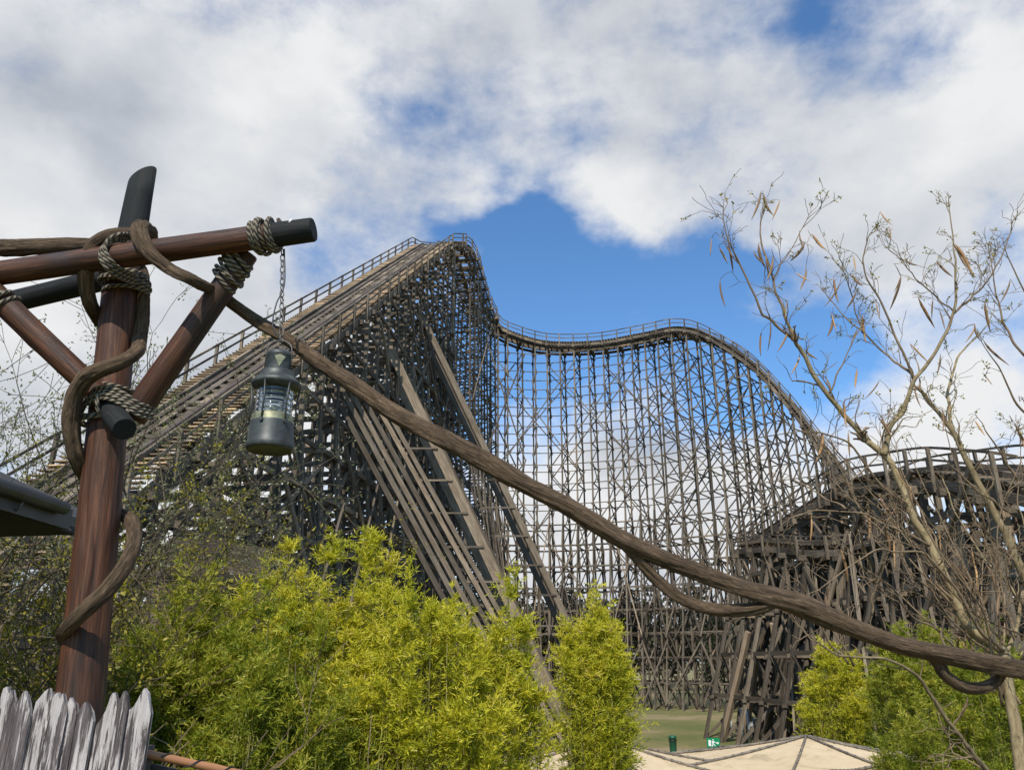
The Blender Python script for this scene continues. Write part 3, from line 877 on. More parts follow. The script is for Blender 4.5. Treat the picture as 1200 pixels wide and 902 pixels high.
# slatted shed half hidden in the shrubs
p0 = ph(205, 632, 19); p1 = ph(262, 630, 19)
sh = root('slatted_shed', (p0.x, 19, 0), 'small shed with weathered slatted roof half hidden in the shrubs', 'shed')
mb = MB()
for k in range(12):
    z = p0.z - k * .085; y = 19 - k * .09
    mb.beam((p0.x - .15, y, z), (p1.x + .05, y, z), .03, .085, up=(0, -.3, 1))
mb.build('roof', M['dark_timber'], sh)
mb = MB()
for k in range(9):
    z = p0.z - .1 - k * .095
    mb.beam((p1.x + .05, 18.9 - k * .04, z), (p1.x + 1.0 + k * .02, 19.6, z - .1), .03, .08)
mb.build('gable', M['timber'], sh)
mb = MB(); zc = p0.z - 1.05
for k in range(9):
    x = p0.x + k * (p1.x - p0.x) / 8
    mb.beam((x, 18.2, 0), (x, 18.2, zc), .03, .16, up=(1, 0, 0))
mb.beam((p1.x + .2, 18.3, 0), (p1.x + .2, 18.3, zc), .1, .1); mb.beam((p1.x + .9, 19.5, 0), (p1.x + .9, 19.5, zc), .1, .1)
mb.build('wall', M['dark_timber'], sh)

# ------------------------------------------------------------------ hut with dark eave at the left edge
hx, hy, hz = -4.5, 8.0, CAM_Z + 1.30
hut = root('eaved_hut', (-7.5, 5.5, 0), 'dark hut roof with overhanging eave and gutter at the left edge', 'hut')
mb = MB()
sl = Vector((-4.5, .9, 1.9)); lo = Vector((0, -7, 0)); C0 = Vector((hx, hy, hz))
mb.poly([C0, C0 + sl, C0 + sl + lo, C0 + lo], (0, 0, .10)); mb.build('roof', M['roof'], hut)
mb = MB(); s2 = Vector((-4.5, .9, .02)); C1 = C0 + Vector((-.03, -.05, -.03))
mb.poly([C1, C1 + s2, C1 + s2 + lo, C1 + lo], (0, 0, -.03)); mb.build('soffit', M['soffit'], hut)
mb = MB(); mb.beam(C0 + Vector((.02, -.3, .05)), C0 + lo + Vector((.02, 0, .05)), .03, .2); mb.build('fascia', M['roof'], hut)
mb = MB(); mb.tube([C0 + Vector((.09, -.55, .12)), C0 + lo + Vector((.09, 0, .12))], .065, 10); go = mb.build('gutter', M['roof'], hut)
mb = MB()
for yy in (-1.2, -2.4, -3.6): mb.tube([C0 + Vector((.09, yy, .06)), C0 + Vector((.05, yy, -.02)), C0 + Vector((-.02, yy, -.02))], .012, 6)
attach(mb.build('bracket', M['steel']), hut)
mb = MB(); mb.beam(C0 + Vector((0, .06, .06)), C0 + sl + Vector((0, .06, .06)), .04, .22); mb.build('bargeboard', M['roof'], hut)
mb = MB(); mb.poly([(-5.6, 7.5, 1.0), (-9.0, 7.9, 1.0), (-9.0, 7.9, hz + .4), (-5.6, 7.5, hz - .02)], (0, -.12, 0)); mb.poly([(-5.6, 7.37, 1.0), (-5.6, 1.5, 1.0), (-5.6, 1.5, hz - .05), (-5.6, 7.37, hz - .05)], (-.12, 0, 0)); mb.build('wall', M['dark_timber'], hut)

# ------------------------------------------------------------------ canvas roofs below
def canopy(px, py, Y, rad, rise, label, seed, n=8, rot=.2, skip=()):
    ap = ph(px, py, Y); rng = random.Random(seed)
    r = root('canvas_roof', (ap.x, Y, 0), label, 'roof', 'beige canvas roofs')
    mb = MB(); ring = [ap + Vector((math.cos(rot + 6.283 * k / n) * rad, math.sin(rot + 6.283 * k / n) * rad, -rise)) for k in range(n)]
    for k in range(n):                                     # each gore sags a little between its ribs
        a, b = ring[k], ring[(k + 1) % n]
        S = 6; rows = []
        for i in range(S + 1):
            row = []
            for j in range(5):
                q = ap.lerp(a.lerp(b, j / 4), i / S)
                q = q - Vector((0, 0, .07 * math.sin(math.pi * j / 4) * i / S + .05 * math.sin(math.pi * i / S)))
                row.append(len(mb.v)); mb.v.append(q)
            rows.append(row)
        for i in range(S):
            for j in range(4):
                mb.face((rows[i][j], rows[i + 1][j], rows[i + 1][j + 1], rows[i][j + 1]), [(0, 0)] * 4, .5, True)
    mb.build('canvas', M['canvas'], r)
    for k in range(n):
        rb = MB(); q = []
        for i in range(9):
            q.append(ap.lerp(ring[k], i / 8) + Vector((0, 0, .03 - .05 * math.sin(math.pi * i / 8))))
        rb.tube(q, .024, 6); 
        for i in range(16):                                # lacing round the rib
            c = ap.lerp(ring[k], (i + .5) / 16) + Vector((0, 0, .03 - .05 * math.sin(math.pi * (i + .5) / 16)))
            dd = (ring[k] - ap).normalized()
            rb.tube([c - dd * .018, c + dd * .018], .031, 6)
        rb.build('rib', M['batten'], r)
    eb = MB()
    for k in range(n): eb.tube([ring[k], ring[(k + 1) % n]], .035, 6)
    eb.build('edge_pole', M['batten'], r)
    for k in range(0, n, 2):
        p_ = MB(); q = ring[k].lerp(ap, .06); p_.tube([(q.x, q.y, -.05), (q.x, q.y, q.z - .05)], .06, 8); p_.build('post', M['dark_timber'], r)
canopy(945, 863, 18.5, 3.6, .55, 'beige canvas roof on the right with its peak beside the green bamboo', 5, 8, .32)
canopy(712, 866, 18.0, 2.75, .55, 'beige canvas roof on the left behind the lone golden bamboo', 6, 8, .18)
canopy(1050, 893, 14.2, 1.7, .35, 'small beige canvas roof nearest the pod tree', 7, 8, .3)

# ------------------------------------------------------------------ small things on the far lawn
p = ph(837, 872, 44); 
sg = root('escape_route_sign', (p.x, 44, 0), 'small green and white running-man sign on a post by the far lawn', 'sign')
def sgn(px, py): return ph(px, py, 52)
c = ph(836, 870, 44); w_, h_ = .34, .24
mb = MB(); mb.poly([c + Vector((-w_, 0, -h_)), c + Vector((w_, 0, -h_)), c + Vector((w_, 0, h_)), c + Vector((-w_, 0, h_))], (0, .04, 0)); pl_ = mb.build('panel', M['green'], sg)
mb = MB(); y_ = -.012
def wp(pts): mb.poly([c + Vector((a * .42, y_, b * .47)) for a, b in pts], (0, .008, 0), .5)
wp([(-.62, -.30), (-.62, .30), (-.30, .30), (-.30, -.30)])                      # doorway
attach(mb.build('doorway_mark', M['white']), pl_)
mb = MB()
wp([(-.12, .32), (-.02, .40), (.08, .32), (-.02, .22)])                          # head
wp([(-.22, .16), (.12, .20), (.02, -.06), (-.12, -.06)])                         # body
wp([(-.12, -.06), (.02, -.06), (.24, -.26), (.16, -.32)]); wp([(-.10, -.08), (.0, -.08), (-.16, -.38), (-.26, -.34)])
wp([(.12, .20), (.28, .04), (.22, .0), (.06, .12)])
wp([(.34, .06), (.52, .06), (.52, .16), (.70, 0), (.52, -.16), (.52, -.06), (.34, -.06)])   # arrow
attach(mb.build('running_man_mark', M['white']), pl_)
mb = MB(); mb.beam((c.x + .1, 44.08, -.05), (c.x + .1, 44.08, c.z + .1), .06, .06); mb.build('post', M['galv'], sg)
p = ph(789, 878, 45)
bn = root('green_bin', (p.x, 45, 0), 'dark green upright litter bin on the far lawn', 'bin')
mb = MB(); mb.lathe([(.0, -.03), (.17, -.03), (.18, .04), (.20, .72), (.22, .73), (.22, .80), (.17, .86), (0, .88)], (p.x, 45, 0), 20); mb.build('drum', M['bin'], bn)
mb = MB(); mb.lathe([(.203, .60), (.225, .61), (.225, .65), (.203, .66)], (p.x, 45, 0), 20); mb.build('collar', M['cable'], bn)
fr = root('mesh_fence', (ph(850, 860, 54).x, 54, 0), 'low galvanised wire fence with grey posts along the far lawn', 'fence')
xa, xb = ph(858, 860, 54).x, ph(1010, 860, 54).x
mb = MB()
for k in range(4): mb.tube([(xa, 54, .25 + .3 * k), (xb, 54, .25 + .3 * k)], .012, 4)
mb.build('wire', M['galv'], fr)
for k in range(7):
    x = xa + (xb - xa) * k / 6; mb = MB(); mb.tube([(x, 54, -.05), (x, 54, 1.3)], .04, 8); mb.build('post', M['galv'], fr)
for k, px in enumerate((872, 879)):
    q = ph(px, 870, 50); mb = MB(); mb.tube([(q.x, 50, -.05), (q.x, 50, 1.9)], [.10, .09], 10)
    mb.tube([(q.x, 50, 1.9), (q.x, 50, 1.96)], [.11, .07], 10)
    tag(mb.build('bollard', M['galv']), 'left of two tall grey posts under the low trestle' if k == 0 else 'right of two tall grey posts under the low trestle', 'post', 'grey posts under the trestle')
mb = MB(); qa, qb = ph(868, 853, 62), ph(915, 853, 62)
mb.poly([(qa.x, 62, -.05), (qb.x, 62, -.05), (qb.x, 62, .55), (qa.x, 62, .55)], (0, .3, 0))
mb.beam((qa.x - .05, 62.15, .58), (qb.x + .05, 62.15, .58), .4, .06)
tag(mb.build('low_wall', M['pale_concrete']), 'low pale concrete wall behind the leaning trestle legs', 'wall')

# ------------------------------------------------------------------ the pod tree at the right
rng = random.Random(77)
pt = root('pod_tree', ph(1195, 900, 8.0) * 1, 'bare spreading tree hung with long dry seed pods at the right', 'tree')
pt.location.z = gz(pt.location.x, 8.0); pt['_w'] = tuple(pt.location)
tips = []; LIMBS = []
def limb(name, pix, r0, r1, Y0=8.0, Y1=8.0, m='bark_pale', n=8, twigs=True, tw=1.0):
    P = [ph(x, y, Y0 + (Y1 - Y0) * k / (len(pix) - 1)) for k, (x, y) in enumerate(pix)]
    C = catmull(P, 6)
    rad = [r0 + (r1 - r0) * k / (len(C) - 1) for k in range(len(C))]
    rad = [r * .86 * (1 + .12 * noise.noise(Vector((k * .45, r0 * 300, 2)))) for k, r in enumerate(rad)]
    LIMBS.extend(C)
    C = [c + Vector((noise.noise(Vector((k * .33, r1 * 900, 5))), 0, noise.noise(Vector((k * .33, r1 * 900, 9))))) * .022 for k, c in enumerate(C)]
    mb = MB(); mb.tube(C, rad, n); o = mb.build(name, M['bark_twig' if r0 < .0225 and m == 'bark_pale' else m], pt)
    if twigs:
        tm = MB()
        for k in range(3, len(C), 2):
            if rng.random() < .55 * tw:
                d = (C[min(k + 1, len(C) - 1)] - C[k - 1]).normalized()
                ax = Vector((rng.gauss(0, 1), rng.gauss(0, .5), rng.gauss(0, 1))).normalized()
                d2 = (d * .8 + ax * .8 + Vector((0, 0, .35))).normalized()
                grow(tm, C[k], d2, rng.uniform(.14, .34), max(.0045, rad[k] * .42), 2, rng, tips, .34, (1, 3), .75, .6, 5, .05, .0028)
        d = (C[-1] - C[-2]).normalized()
        for _ in range(3): grow(tm, C[-1], d + Vector((rng.gauss(0, .6), rng.gauss(0, .4), rng.gauss(-.1, .5))), .13, r1 * .8, 1, rng, tips, .4, (1, 2), .7, .6, 4, .0, .0026)
        if tm.f: tw_ = attach(tm.build('twig', M['bark_twig']), o); tw_['kind'] = 'stuff'
    return o
ground_pt = [(1200, 930), (1197, 899)]
base = pt.location
def px_of(v):
    d = Vector(v) - Vector((0, 0, CAM_Z)); f = d.y * CP + d.z * SP
    return (600 + F * d.x / f, 451 - F * (d.z * CP - d.y * SP) / f)
bx, by = px_of(base)
limb('trunk', [(1204, by), (1199, 960), (1196, 899), (1186, 830), (1177, 763)], .075, .058, 8, 8, twigs=False, n=12)
limb('limb', [(1177, 763), (1133, 730), (1110, 680), (1090, 640), (1067, 600), (1053, 563), (1037, 533), (1017, 517)], .052, .036, 8, 7.8, n=10)
limb('limb', [(1017, 517), (985, 480), (960, 448), (940, 415), (933, 400)], .034, .024, 7.8, 7.6)
limb('limb', [(933, 400), (905, 377), (890, 363), (877, 330), (860, 297), (850, 270), (847, 243)], .019, .006, 7.6, 7.3)
limb('limb', [(933, 400), (917, 363), (905, 327), (893, 287), (891, 262), (897, 240)], .020, .006, 7.6, 7.9)
limb('limb', [(905, 327), (918, 305), (933, 283), (948, 252)], .010, .004, 7.7, 7.4)
limb('limb', [(1037, 533), (1043, 500), (1060, 478), (1073, 443), (1100, 407), (1117, 367), (1120, 320), (1118, 290), (1113, 243)], .036, .007, 7.8, 8.2)
limb('limb', [(1117, 367), (1133, 353), (1150, 337), (1170, 308), (1180, 285), (1187, 260)], .017, .006, 8.1, 8.3)
limb('limb', [(1073, 443), (1055, 428), (1040, 417), (1013, 390), (990, 370), (967, 343)], .018, .005, 8, 8.3)
limb('limb', [(1072, 446), (1047, 387), (1030, 350), (1013, 317), (1015, 287), (1022, 272)], .017, .005, 8, 7.6)
limb('limb', [(1117, 365), (1097, 348), (1077, 330), (1064, 315), (1053, 300)], .012, .004, 8.1, 7.8)
limb('limb', [(1010, 390), (1000, 355), (990, 320), (988, 310)], .010, .004, 8.2, 8.0)
limb('limb', [(1067, 600), (1030, 565), (995, 520), (965, 508), (930, 500), (900, 470)], .017, .005, 7.9, 7.2)
limb('limb', [(972, 460), (985, 430), (1000, 400), (1010, 380)], .012, .004, 7.7, 7.9)
limb('limb', [(1250, 760), (1200, 673), (1177, 623), (1150, 573), (1130, 533), (1113, 500), (1095, 478), (1077, 455)], .06, .022, 8.8, 8.8, n=10)
limb('limb', [(1120, 515), (1112, 480), (1113, 447), (1125, 415), (1150, 390), (1165, 365)], .026, .006, 8.8, 9.0)
limb('limb', [(1200, 417), (1183, 393), (1172, 365), (1167, 343), (1163, 318), (1160, 297)], .018, .006, 8.6, 8.6)
limb('limb', [(1215, 500), (1190, 470), (1170, 430), (1150, 400)], .018, .005, 8.6, 8.4)
limb('limb', [(1250, 430), (1210, 360), (1185, 310), (1175, 280)], .016, .005, 8.6, 8.4)
limb('limb', [(1206, 1010), (1182, 945), (1155, 901), (1140, 882), (1121, 857), (1087, 808), (1070, 788), (1036, 771), (982, 768), (948, 743)], .034, .008, 8.0, 6.9)
limb('limb', [(1090, 640), (1050, 620), (1010, 602), (960, 598), (930, 604)], .016, .005, 7.8, 7.2)
limb('limb', [(1133, 730), (1100, 700), (1065, 665), (1050, 620), (1040, 585)], .018, .007, 8, 8.2)
limb('limb', [(1177, 763), (1150, 740), (1120, 690), (1085, 650), (1050, 645), (1020, 648), (960, 690)], .022, .005, 7.8, 7.0)
limb('limb', [(1177, 770), (1195, 720), (1180, 680), (1150, 650), (1120, 600), (1105, 560)], .024, .007, 8.1, 8.5)
limb('limb', [(1110, 680), (1085, 610), (1060, 560), (1050, 520)], .014, .005, 8, 8.4)
limb('limb', [(1000, 780), (965, 720), (930, 690), (900, 660)], .010, .004, 7.4, 7.0)
for k in range(18):
    x, y = rng.uniform(1165, 1205), rng.uniform(745, 830)
    tx, ty = rng.uniform(965, 1195), rng.uniform(470, 660)
    mx_, my_ = x + (tx - x) * .45 + rng.uniform(-20, 30), y + (ty - y) * .45 + rng.uniform(-10, 25)
    limb('shoot', [(x, y), ((x + mx_) / 2, (y + my_) / 2 + 6), (mx_, my_), ((mx_ + tx) / 2 - rng.uniform(-10, 14), (my_ + ty) / 2), (tx, ty)], rng.uniform(.012, .021), .005, 8.05, 8.0 + rng.uniform(-.9, 1.2), 'bark_pale', 7, True, .8)
for _ in range(26):                                    # criss-crossing thin shoots low in the crown
    x, y = rng.uniform(985, 1200), rng.uniform(560, 790)
    dx, dy = rng.uniform(-75, 60), -rng.uniform(40, 110)
    limb('shoot', [(x, y), (x + dx * .4 + rng.uniform(-8, 8), y + dy * .35), (x + dx * .7, y + dy * .7), (x + dx, y + dy)], rng.uniform(.009, .019), .004, 8.0 + rng.uniform(-.8, 1.2), 8.0 + rng.uniform(-.8, 1.2), 'bark_pale' if rng.random() < .5 else 'bark_twig', 6, True, .6)
# leaf buds at the twig ends
tt = [t for t in tips if t[0].z > CAM_Z + 2.4 and rng.random() < .2]
tip_leaves('bud', tt, 4, .035, .018, M['bud'], pt, 90, .012)
# hanging dry pods
pods = [t for t in tips if t[0].z > CAM_Z - .6]
rng.shuffle(pods)
fixed = [ph(x, y, 7.7) for x, y in ((858, 283), (842, 290), (851, 280), (832, 282), (889, 285), (897, 300), (905, 300), (953, 272), (937, 270), (914, 235), (883, 295), (938, 325), (943, 320), (970, 330), (985, 330), (1000, 300), (1002, 340), (1036, 228),
                                     (840, 330), (890, 390), (902, 375), (975, 365), (977, 370), (1056, 325), (1060, 330), (1013, 435), (1026, 440), (1100, 370), (1160, 370), (1163, 372), (1180, 320), (965, 508), (972, 510), (994, 505), (942, 408), (937, 415), (1132, 265), (1142, 270), (1143, 465), (1150, 470), (1030, 490))]
proto = None; protos = []
for kk in range(6):
    mb = MB(); q = [Vector((0, 0, 0))]; a0 = rng.uniform(-.5, .5); cv = rng.uniform(-.9, .9)
    Lp = rng.uniform(.27, .40)
    for i in range(8): q.append(q[-1] + Vector((math.sin(a0 + cv * i / 4) * .6, rng.uniform(-.05, .05), -1)).normalized() * Lp / 8)
    wid = rng.uniform(.008, .016)
    mb.tube(q, [.002, .6 * wid, wid, wid, wid * 1.05, wid, wid * .8, .5 * wid, .0015], 6)
    protos.append(mb.build('seed_pod', M['pod' if kk % 2 else 'pod_dark']))
allp = []; st = MB(); near = LIMBS + [t[0] for t in tips]
for q in fixed:                                            # each pod hangs from the nearest twig on a thin stalk
    c = min(near, key=lambda v: (v - q).length); L_ = (q - c).length
    q2 = c + (q - c) * min(1, .16 / max(L_, 1e-3))
    st.tube([c, c.lerp(q2, .5) + Vector((0, 0, .02)), q2], .0026, 4); allp.append(q2)
sk = st.build('pod_stalk', M['bark_twig'], pt); sk['kind'] = 'stuff'
allp += [t[0] for t in pods[:56]]
for i, q in enumerate(allp):
    if i < 6: o = protos[i]
    else: o = protos[i % 6].copy(); col.objects.link(o)
    o.parent = pt
    o.location = q - base; o.rotation_euler = (rng.uniform(-.35, .35), rng.uniform(-.45, .45), rng.uniform(0, 6.28))
    sc = rng.uniform(.7, 1.15); o.scale = (sc, sc, sc)

# ------------------------------------------------------------------ post with lashed beams
post_b, post_t = ph(88, 980, 3.8), ph(152, 262, 3.8)
gan = root('log_gantry', (post_b.x, 3.8, 3.0), 'reddish-brown log post with lashed crossbeam and braces at the left', 'post')
def lump(seed, amp=.03):
    """uneven log: gentle swellings, a few knots and long drying cracks"""
    r = random.Random(seed)
    cr = [(r.uniform(0, 6.28), r.uniform(0, 2.6), r.uniform(.35, 1.1), r.uniform(.05, .10)) for _ in range(14)]
    kn = [(r.uniform(0, 6.28), r.uniform(0, 3.2)) for _ in range(7)]
    def f(an, L):
        c, s_ = math.cos(an), math.sin(an)
        v = 1 + amp * 1.6 * noise.noise(Vector((c * .8 + seed, s_ * .8, L * 1.7))) + amp * .5 * noise.noise(Vector((c * 3 + seed, s_ * 3, L * 2.5)))
        for a, l0, ln, d in cr:
            if l0 < L < l0 + ln:
                w = (an - a - .25 * noise.noise(Vector((seed, a, L * 4))) + math.pi) % (2 * math.pi) - math.pi
                v -= d * math.exp(-(w / .075) ** 2) * math.sin(math.pi * (L - l0) / ln)
        for a, l0 in kn:
            w = (an - a + math.pi) % (2 * math.pi) - math.pi
            q = (w / .35) ** 2 + ((L - l0) / .05) ** 2
            v += .05 * math.exp(-q)
        return v
    return f
def log(name, a, b, r0, r1, m, seed, n=72, segs=90, bow=0.0, amp=.03, parent=gan):
    a = Vector(a); b = Vector(b); mb = MB()
    sd = (b - a).cross(Vector((0, 1, 0))).normalized()
    P = [a.lerp(b, k / segs) + sd * (bow * math.sin(math.pi * k / segs)) for k in range(segs + 1)]
    rr = [r0 + (r1 - r0) * k / segs for k in range(segs + 1)]
    P = [P[0]] + [P[0].lerp(P[1], .12)] + P[1:-1] + [P[-1].lerp(P[-2], min(1, .008 / (P[-1] - P[-2]).length))] + [P[-1]]
    rr = [rr[0] * .93, rr[0]] + rr[1:-1] + [rr[-1], rr[-1] * .92]
    mb.tube(P, rr, n, shape=lump(seed, amp))
    return mb.build(name, M[m], parent)
pb = ph(91, 1010, 3.8); pb.z = 2.95
log('post', pb, ph(146, 290, 3.8),   .112, .089, 'log_post', 1, bow=-.008)
# dark top of the post, cut off at a slant
CUT = -.06
mb = MB(); a = ph(150, 300, 3.8); b = ph(167, 207, 3.8); n_ = 24
ring0 = []; 
ax = (b - a).normalized(); sx_ = ax.cross(Vector((0, 1, 0))).normalized(); sy_ = sx_.cross(ax)
rows = []
for k in range(5):
    row = []
    for j in range(n_):
        an = 6.283 * j / n_
        o_ = sx_ * math.cos(an) * (.088 - .004 * k) + sy_ * math.sin(an) * .06
        L = (b - a).length * k / 4
        p_ = a + ax * L + o_
        if k == 4: p_ += ax * (math.cos(an) * CUT + .0)
        row.append(len(mb.v)); mb.v.append(p_)
    rows.append(row)
for k in range(4):
    for j in range(n_):
        j2 = (j + 1) % n_
        mb.face((rows[k][j], rows[k][j2], rows[k + 1][j2], rows[k + 1][j]), [(j * .02, k * .1), ((j + 1) * .02, k * .1), ((j + 1) * .02, k * .1 + .1), (j * .02, k * .1 + .1)], .5, True)
mb.face(tuple(rows[4]), [(math.cos(6.28 * j / n_) * .05, math.sin(6.28 * j / n_) * .05) for j in range(n_)], .5)
mb.build('post_top', M['char'], gan)
# crossbeam
ba, bb = ph(-160, 342, 3.62), ph(368, 269, 3.45)
log('crossbeam', ba, ba.lerp(bb, .90), .064, .064, 'log', 2, amp=.03)
log('beam_end', ba.lerp(bb, .9), bb, .0655, .063, 'char', 3, segs=14, amp=.022)
mb = MB(); q = ba.lerp(bb, .955); mb.tube([q + Vector((-.012, -.02, .058)), q + Vector((.0, -.05, .045)), q + Vector((-.008, -.064, .02))], .006, 6); mb.build('chalk_scar', M['white'], gan)
log('brace', ph(155, 490, 3.72), ph(290, 296, 3.60), .068, .062, 'log', 5, amp=.03)
log('brace', ph(116, 462, 3.70), ph(-22, 330, 3.55), .060, .062, 'log', 6, amp=.03)
log('brace', ph(130, 325, 4.02), ph(-60, 372, 4.3), .066, .066, 'char', 7, amp=.03)
log('peg', ph(122, 470, 3.78), ph(146, 503, 3.52), .062, .056, 'char', 8, segs=14, amp=.03)
# rope lashings
def coil(a, b, rad, turns, rr, seed, parent=gan, tilt=.0, name='lashing', ell=1.0):
    a = Vector(a); b = Vector(b); ax = (b - a).normalized(); r = random.Random(seed)
    u = ax.cross(Vector((0, 1, 0))); u = u.normalized() if u.length > .1 else ax.cross(Vector((1, 0, 0))).normalized()
    v = ax.cross(u); P = []
    nn = int(turns * 22)
    for k in range(nn + 1):
        an = 6.283 * k / 22; f = k / nn
        c = a.lerp(b, f) + ax * (.012 * math.sin(an * .37 + seed) + tilt * math.cos(an))
        P.append(c + (u * math.cos(an) + v * math.sin(an) * ell) * (rad + rr * .8 + .004 * math.sin(an * .6 + seed)))
    mb = MB(); mb.tube(P, rr, 8); return mb.build(name, M['rope'], parent)
q1, q2 = ba.lerp(bb, .862), ba.lerp(bb, .925)
coil(q1, q2, .064, 5, .0125, 1)
coil(ba.lerp(bb, .875), ba.lerp(bb, .915), .080, 3, .0115, 2, tilt=.012)
c1, c2 = ph(262, 331, 3.62), ph(283, 300, 3.6)
coil(c1, c2, .063, 5, .012, 3, tilt=.03)
coil(c1.lerp(c2, .35), c2, .077, 2.5, .011, 4, tilt=.05)
coil(ph(146, 345, 3.8), ph(147, 322, 3.8), .100, 4, .012, 5, tilt=.012)
coil(ph(146, 338, 3.8), ph(147, 326, 3.8), .118, 3, .011, 15, tilt=.03)
# diagonal turns over post and beam
mb = MB(); P = catmull([ph(150, 279, 3.56), ph(138, 279, 3.47), ph(125, 285, 3.45), ph(121, 297, 3.45), ph(127, 309, 3.46), ph(138, 319, 3.52), ph(158, 328, 3.66)], 8)
for k in range(3): mb.tube([p + Vector((.012 * k - .012, -.004 * k, .018 * k - .018)) for p in P], .011, 8)
mb.build('lashing', M['rope'], gan)
coil(ph(124, 482, 3.8), ph(128, 455, 3.8), .112, 4, .012, 6, tilt=.02)
coil(ph(110, 470, 3.66), ph(165, 492, 3.66), .05, .0 + 1.5, .010, 7, tilt=.0)
mb = MB(); P = catmull([ph(96, 478, 3.72), ph(104, 466, 3.66), ph(124, 460, 3.6), ph(145, 468, 3.6), ph(163, 480, 3.64), ph(180, 484, 3.72)], 8)
for k in range(4): mb.tube([p + Vector((0, -.006 * (k % 2), .020 * k - .03)) for p in P], .010, 8)
mb.build('lashing', M['rope'], gan)
coil(ph(122, 496, 3.8), ph(122, 492, 3.8), .112, 2, .010, 8, tilt=.015)
coil(ph(-4, 350, 3.56), ph(6, 358, 3.58), .062, 3, .011, 9, tilt=.02)

# ------------------------------------------------------------------ lianas
def ridge(seed):
    """fibrous twisted bark: ridges that run along the stem, split and merge"""
    o = seed * 7.3
    def f(an, L):
        tw = an + L * 1.3 + .5 * noise.noise(Vector((o, 3.1, L * 2.2)))
        c, s_ = math.cos(tw), math.sin(tw)
        v = noise.noise(Vector((c * 1.5 + o, s_ * 1.5, L * 1.6))) * .16
        v += (.5 - abs(noise.noise(Vector((c * 3.2 + o, s_ * 3.2, L * 3.0))))) * .20 - .06
        v += noise.noise(Vector((c * 7 + o, s_ * 7, L * 9))) * .10
        v += max(0, noise.noise(Vector((c * .9 + o, s_ * .9, L * 2.7 + 4))) - .22) * .75
        v += noise.noise(Vector((c * 12 + o, s_ * 12, L * 30))) * .045
        return 1 + v
    return f
def vine(name, pix, rads, parent, seed, n=40, per=34, m='liana'):
    P = [ph(x, y, Y) for x, y, Y in pix]
    C = catmull(P, per); k = len(C) - 1
    rr = []
    for i in range(len(C)):
        f = i / k * (len(rads) - 1); a = int(min(f, len(rads) - 2)); rr.append(rads[a] + (rads[a + 1] - rads[a]) * (f - a))
    rg = random.Random(seed)
    f1, f2, f3 = rg.uniform(2, 3), rg.uniform(3, 5), rg.uniform(0, 6)
    LL = 0; C2 = []
    for i, c in enumerate(C):
        if i: LL += (c - C[i - 1]).length
        C2.append(c + Vector((0, .006 * math.sin(LL * f1 * 2 + f3), .007 * math.sin(LL * f2 + f3) + .004 * math.sin(LL * f2 * 2.3))))
    C = C2
    mb = MB(); mb.tube(C, rr, n, shape=ridge(seed)); return mb.build(name, M[m], parent)
lia = root('liana', ph(168, 280, 3.5), 'long thick brown liana sagging from the log post to the right edge', 'vine')
vine('main_stem', [(175, 300, 3.95), (178, 276, 3.8), (168, 266, 3.52), (163, 275, 3.43), (175, 297, 3.40), (198, 314, 3.42), (225, 327, 3.42), (262, 348, 3.72), (300, 374, 3.78), (345, 405, 3.72), (400, 441, 3.6), (460, 480, 3.5), (520, 515, 3.45), (590, 555, 3.4), (660, 592, 3.4), (730, 630, 3.4), (800, 664, 3.4), (870, 690, 3.4), (940, 712, 3.4), (1000, 735, 3.4), (1050, 752, 3.4), (1100, 764, 3.4), (1160, 776, 3.4), (1240, 790, 3.4), (1330, 800, 3.4), (1480, 850, 3.45), (1620, 1010, 3.5), (1680, 1230, 3.5)],
     [r * .80 for r in (.028, .036, .046, .044, .036, .034, .036, .040, .044, .050, .054, .056, .048, .050, .045, .043, .048, .042, .040, .046, .047, .040, .042, .046, .044)], lia, 1, per=44, n=48)
vine('side_stem', [(715, 622, 3.42), (740, 648, 3.42), (770, 680, 3.43), (800, 702, 3.44), (835, 714, 3.44), (870, 715, 3.44), (895, 710, 3.42), (915, 700, 3.41)], [.020, .024, .024, .024, .026, .027, .024, .018], lia, 2)
vine('side_stem', [(1080, 762, 3.42), (1098, 775, 3.44), (1108, 792, 3.45), (1128, 805, 3.46), (1150, 805, 3.46), (1166, 796, 3.46), (1176, 782, 3.42)], [.022, .026, .024, .024, .024, .020, .014], lia, 3)
w1 = root('wound_liana', ph(130, 300, 3.6), 'gnarled liana wound in loops around the brown log post', 'vine')
vine('coil_stem', [(-120, 300, 3.62), (-60, 292, 3.64), (0, 290, 3.68), (60, 288, 3.72), (100, 288, 3.8), (140, 284, 3.9)], [.046, .046, .045, .04, .034, .03], w1, 4)
vine('coil_stem', [(172, 290, 3.95), (168, 276, 3.72), (150, 274, 3.56), (128, 277, 3.50), (110, 288, 3.50), (101, 308, 3.52), (100, 332, 3.60), (106, 356, 3.70), (118, 378, 3.88)], [.026, .030, .032, .034, .036, .038, .040, .036, .030], w1, 5)
vine('coil_stem', [(150, 305, 3.92), (166, 318, 3.86), (168, 345, 3.84), (166, 372, 3.84), (163, 398, 3.80), (160, 412, 3.70), (148, 421, 3.60), (130, 429, 3.54), (112, 436, 3.54), (98, 447, 3.56), (88, 465, 3.60), (84, 490, 3.64), (86, 515, 3.68), (92, 538, 3.74), (104, 565, 3.92)],
     [.026, .032, .032, .032, .034, .036, .036, .038, .040, .040, .042, .042, .040, .038, .030], w1, 6)
vine('coil_stem', [(140, 598, 3.96), (156, 612, 3.86), (158, 632, 3.76), (148, 658, 3.66), (128, 686, 3.61), (106, 708, 3.59), (86, 728, 3.62), (74, 745, 3.72), (80, 760, 3.9)], [.024, .032, .034, .035, .036, .036, .036, .032, .026], w1, 7)

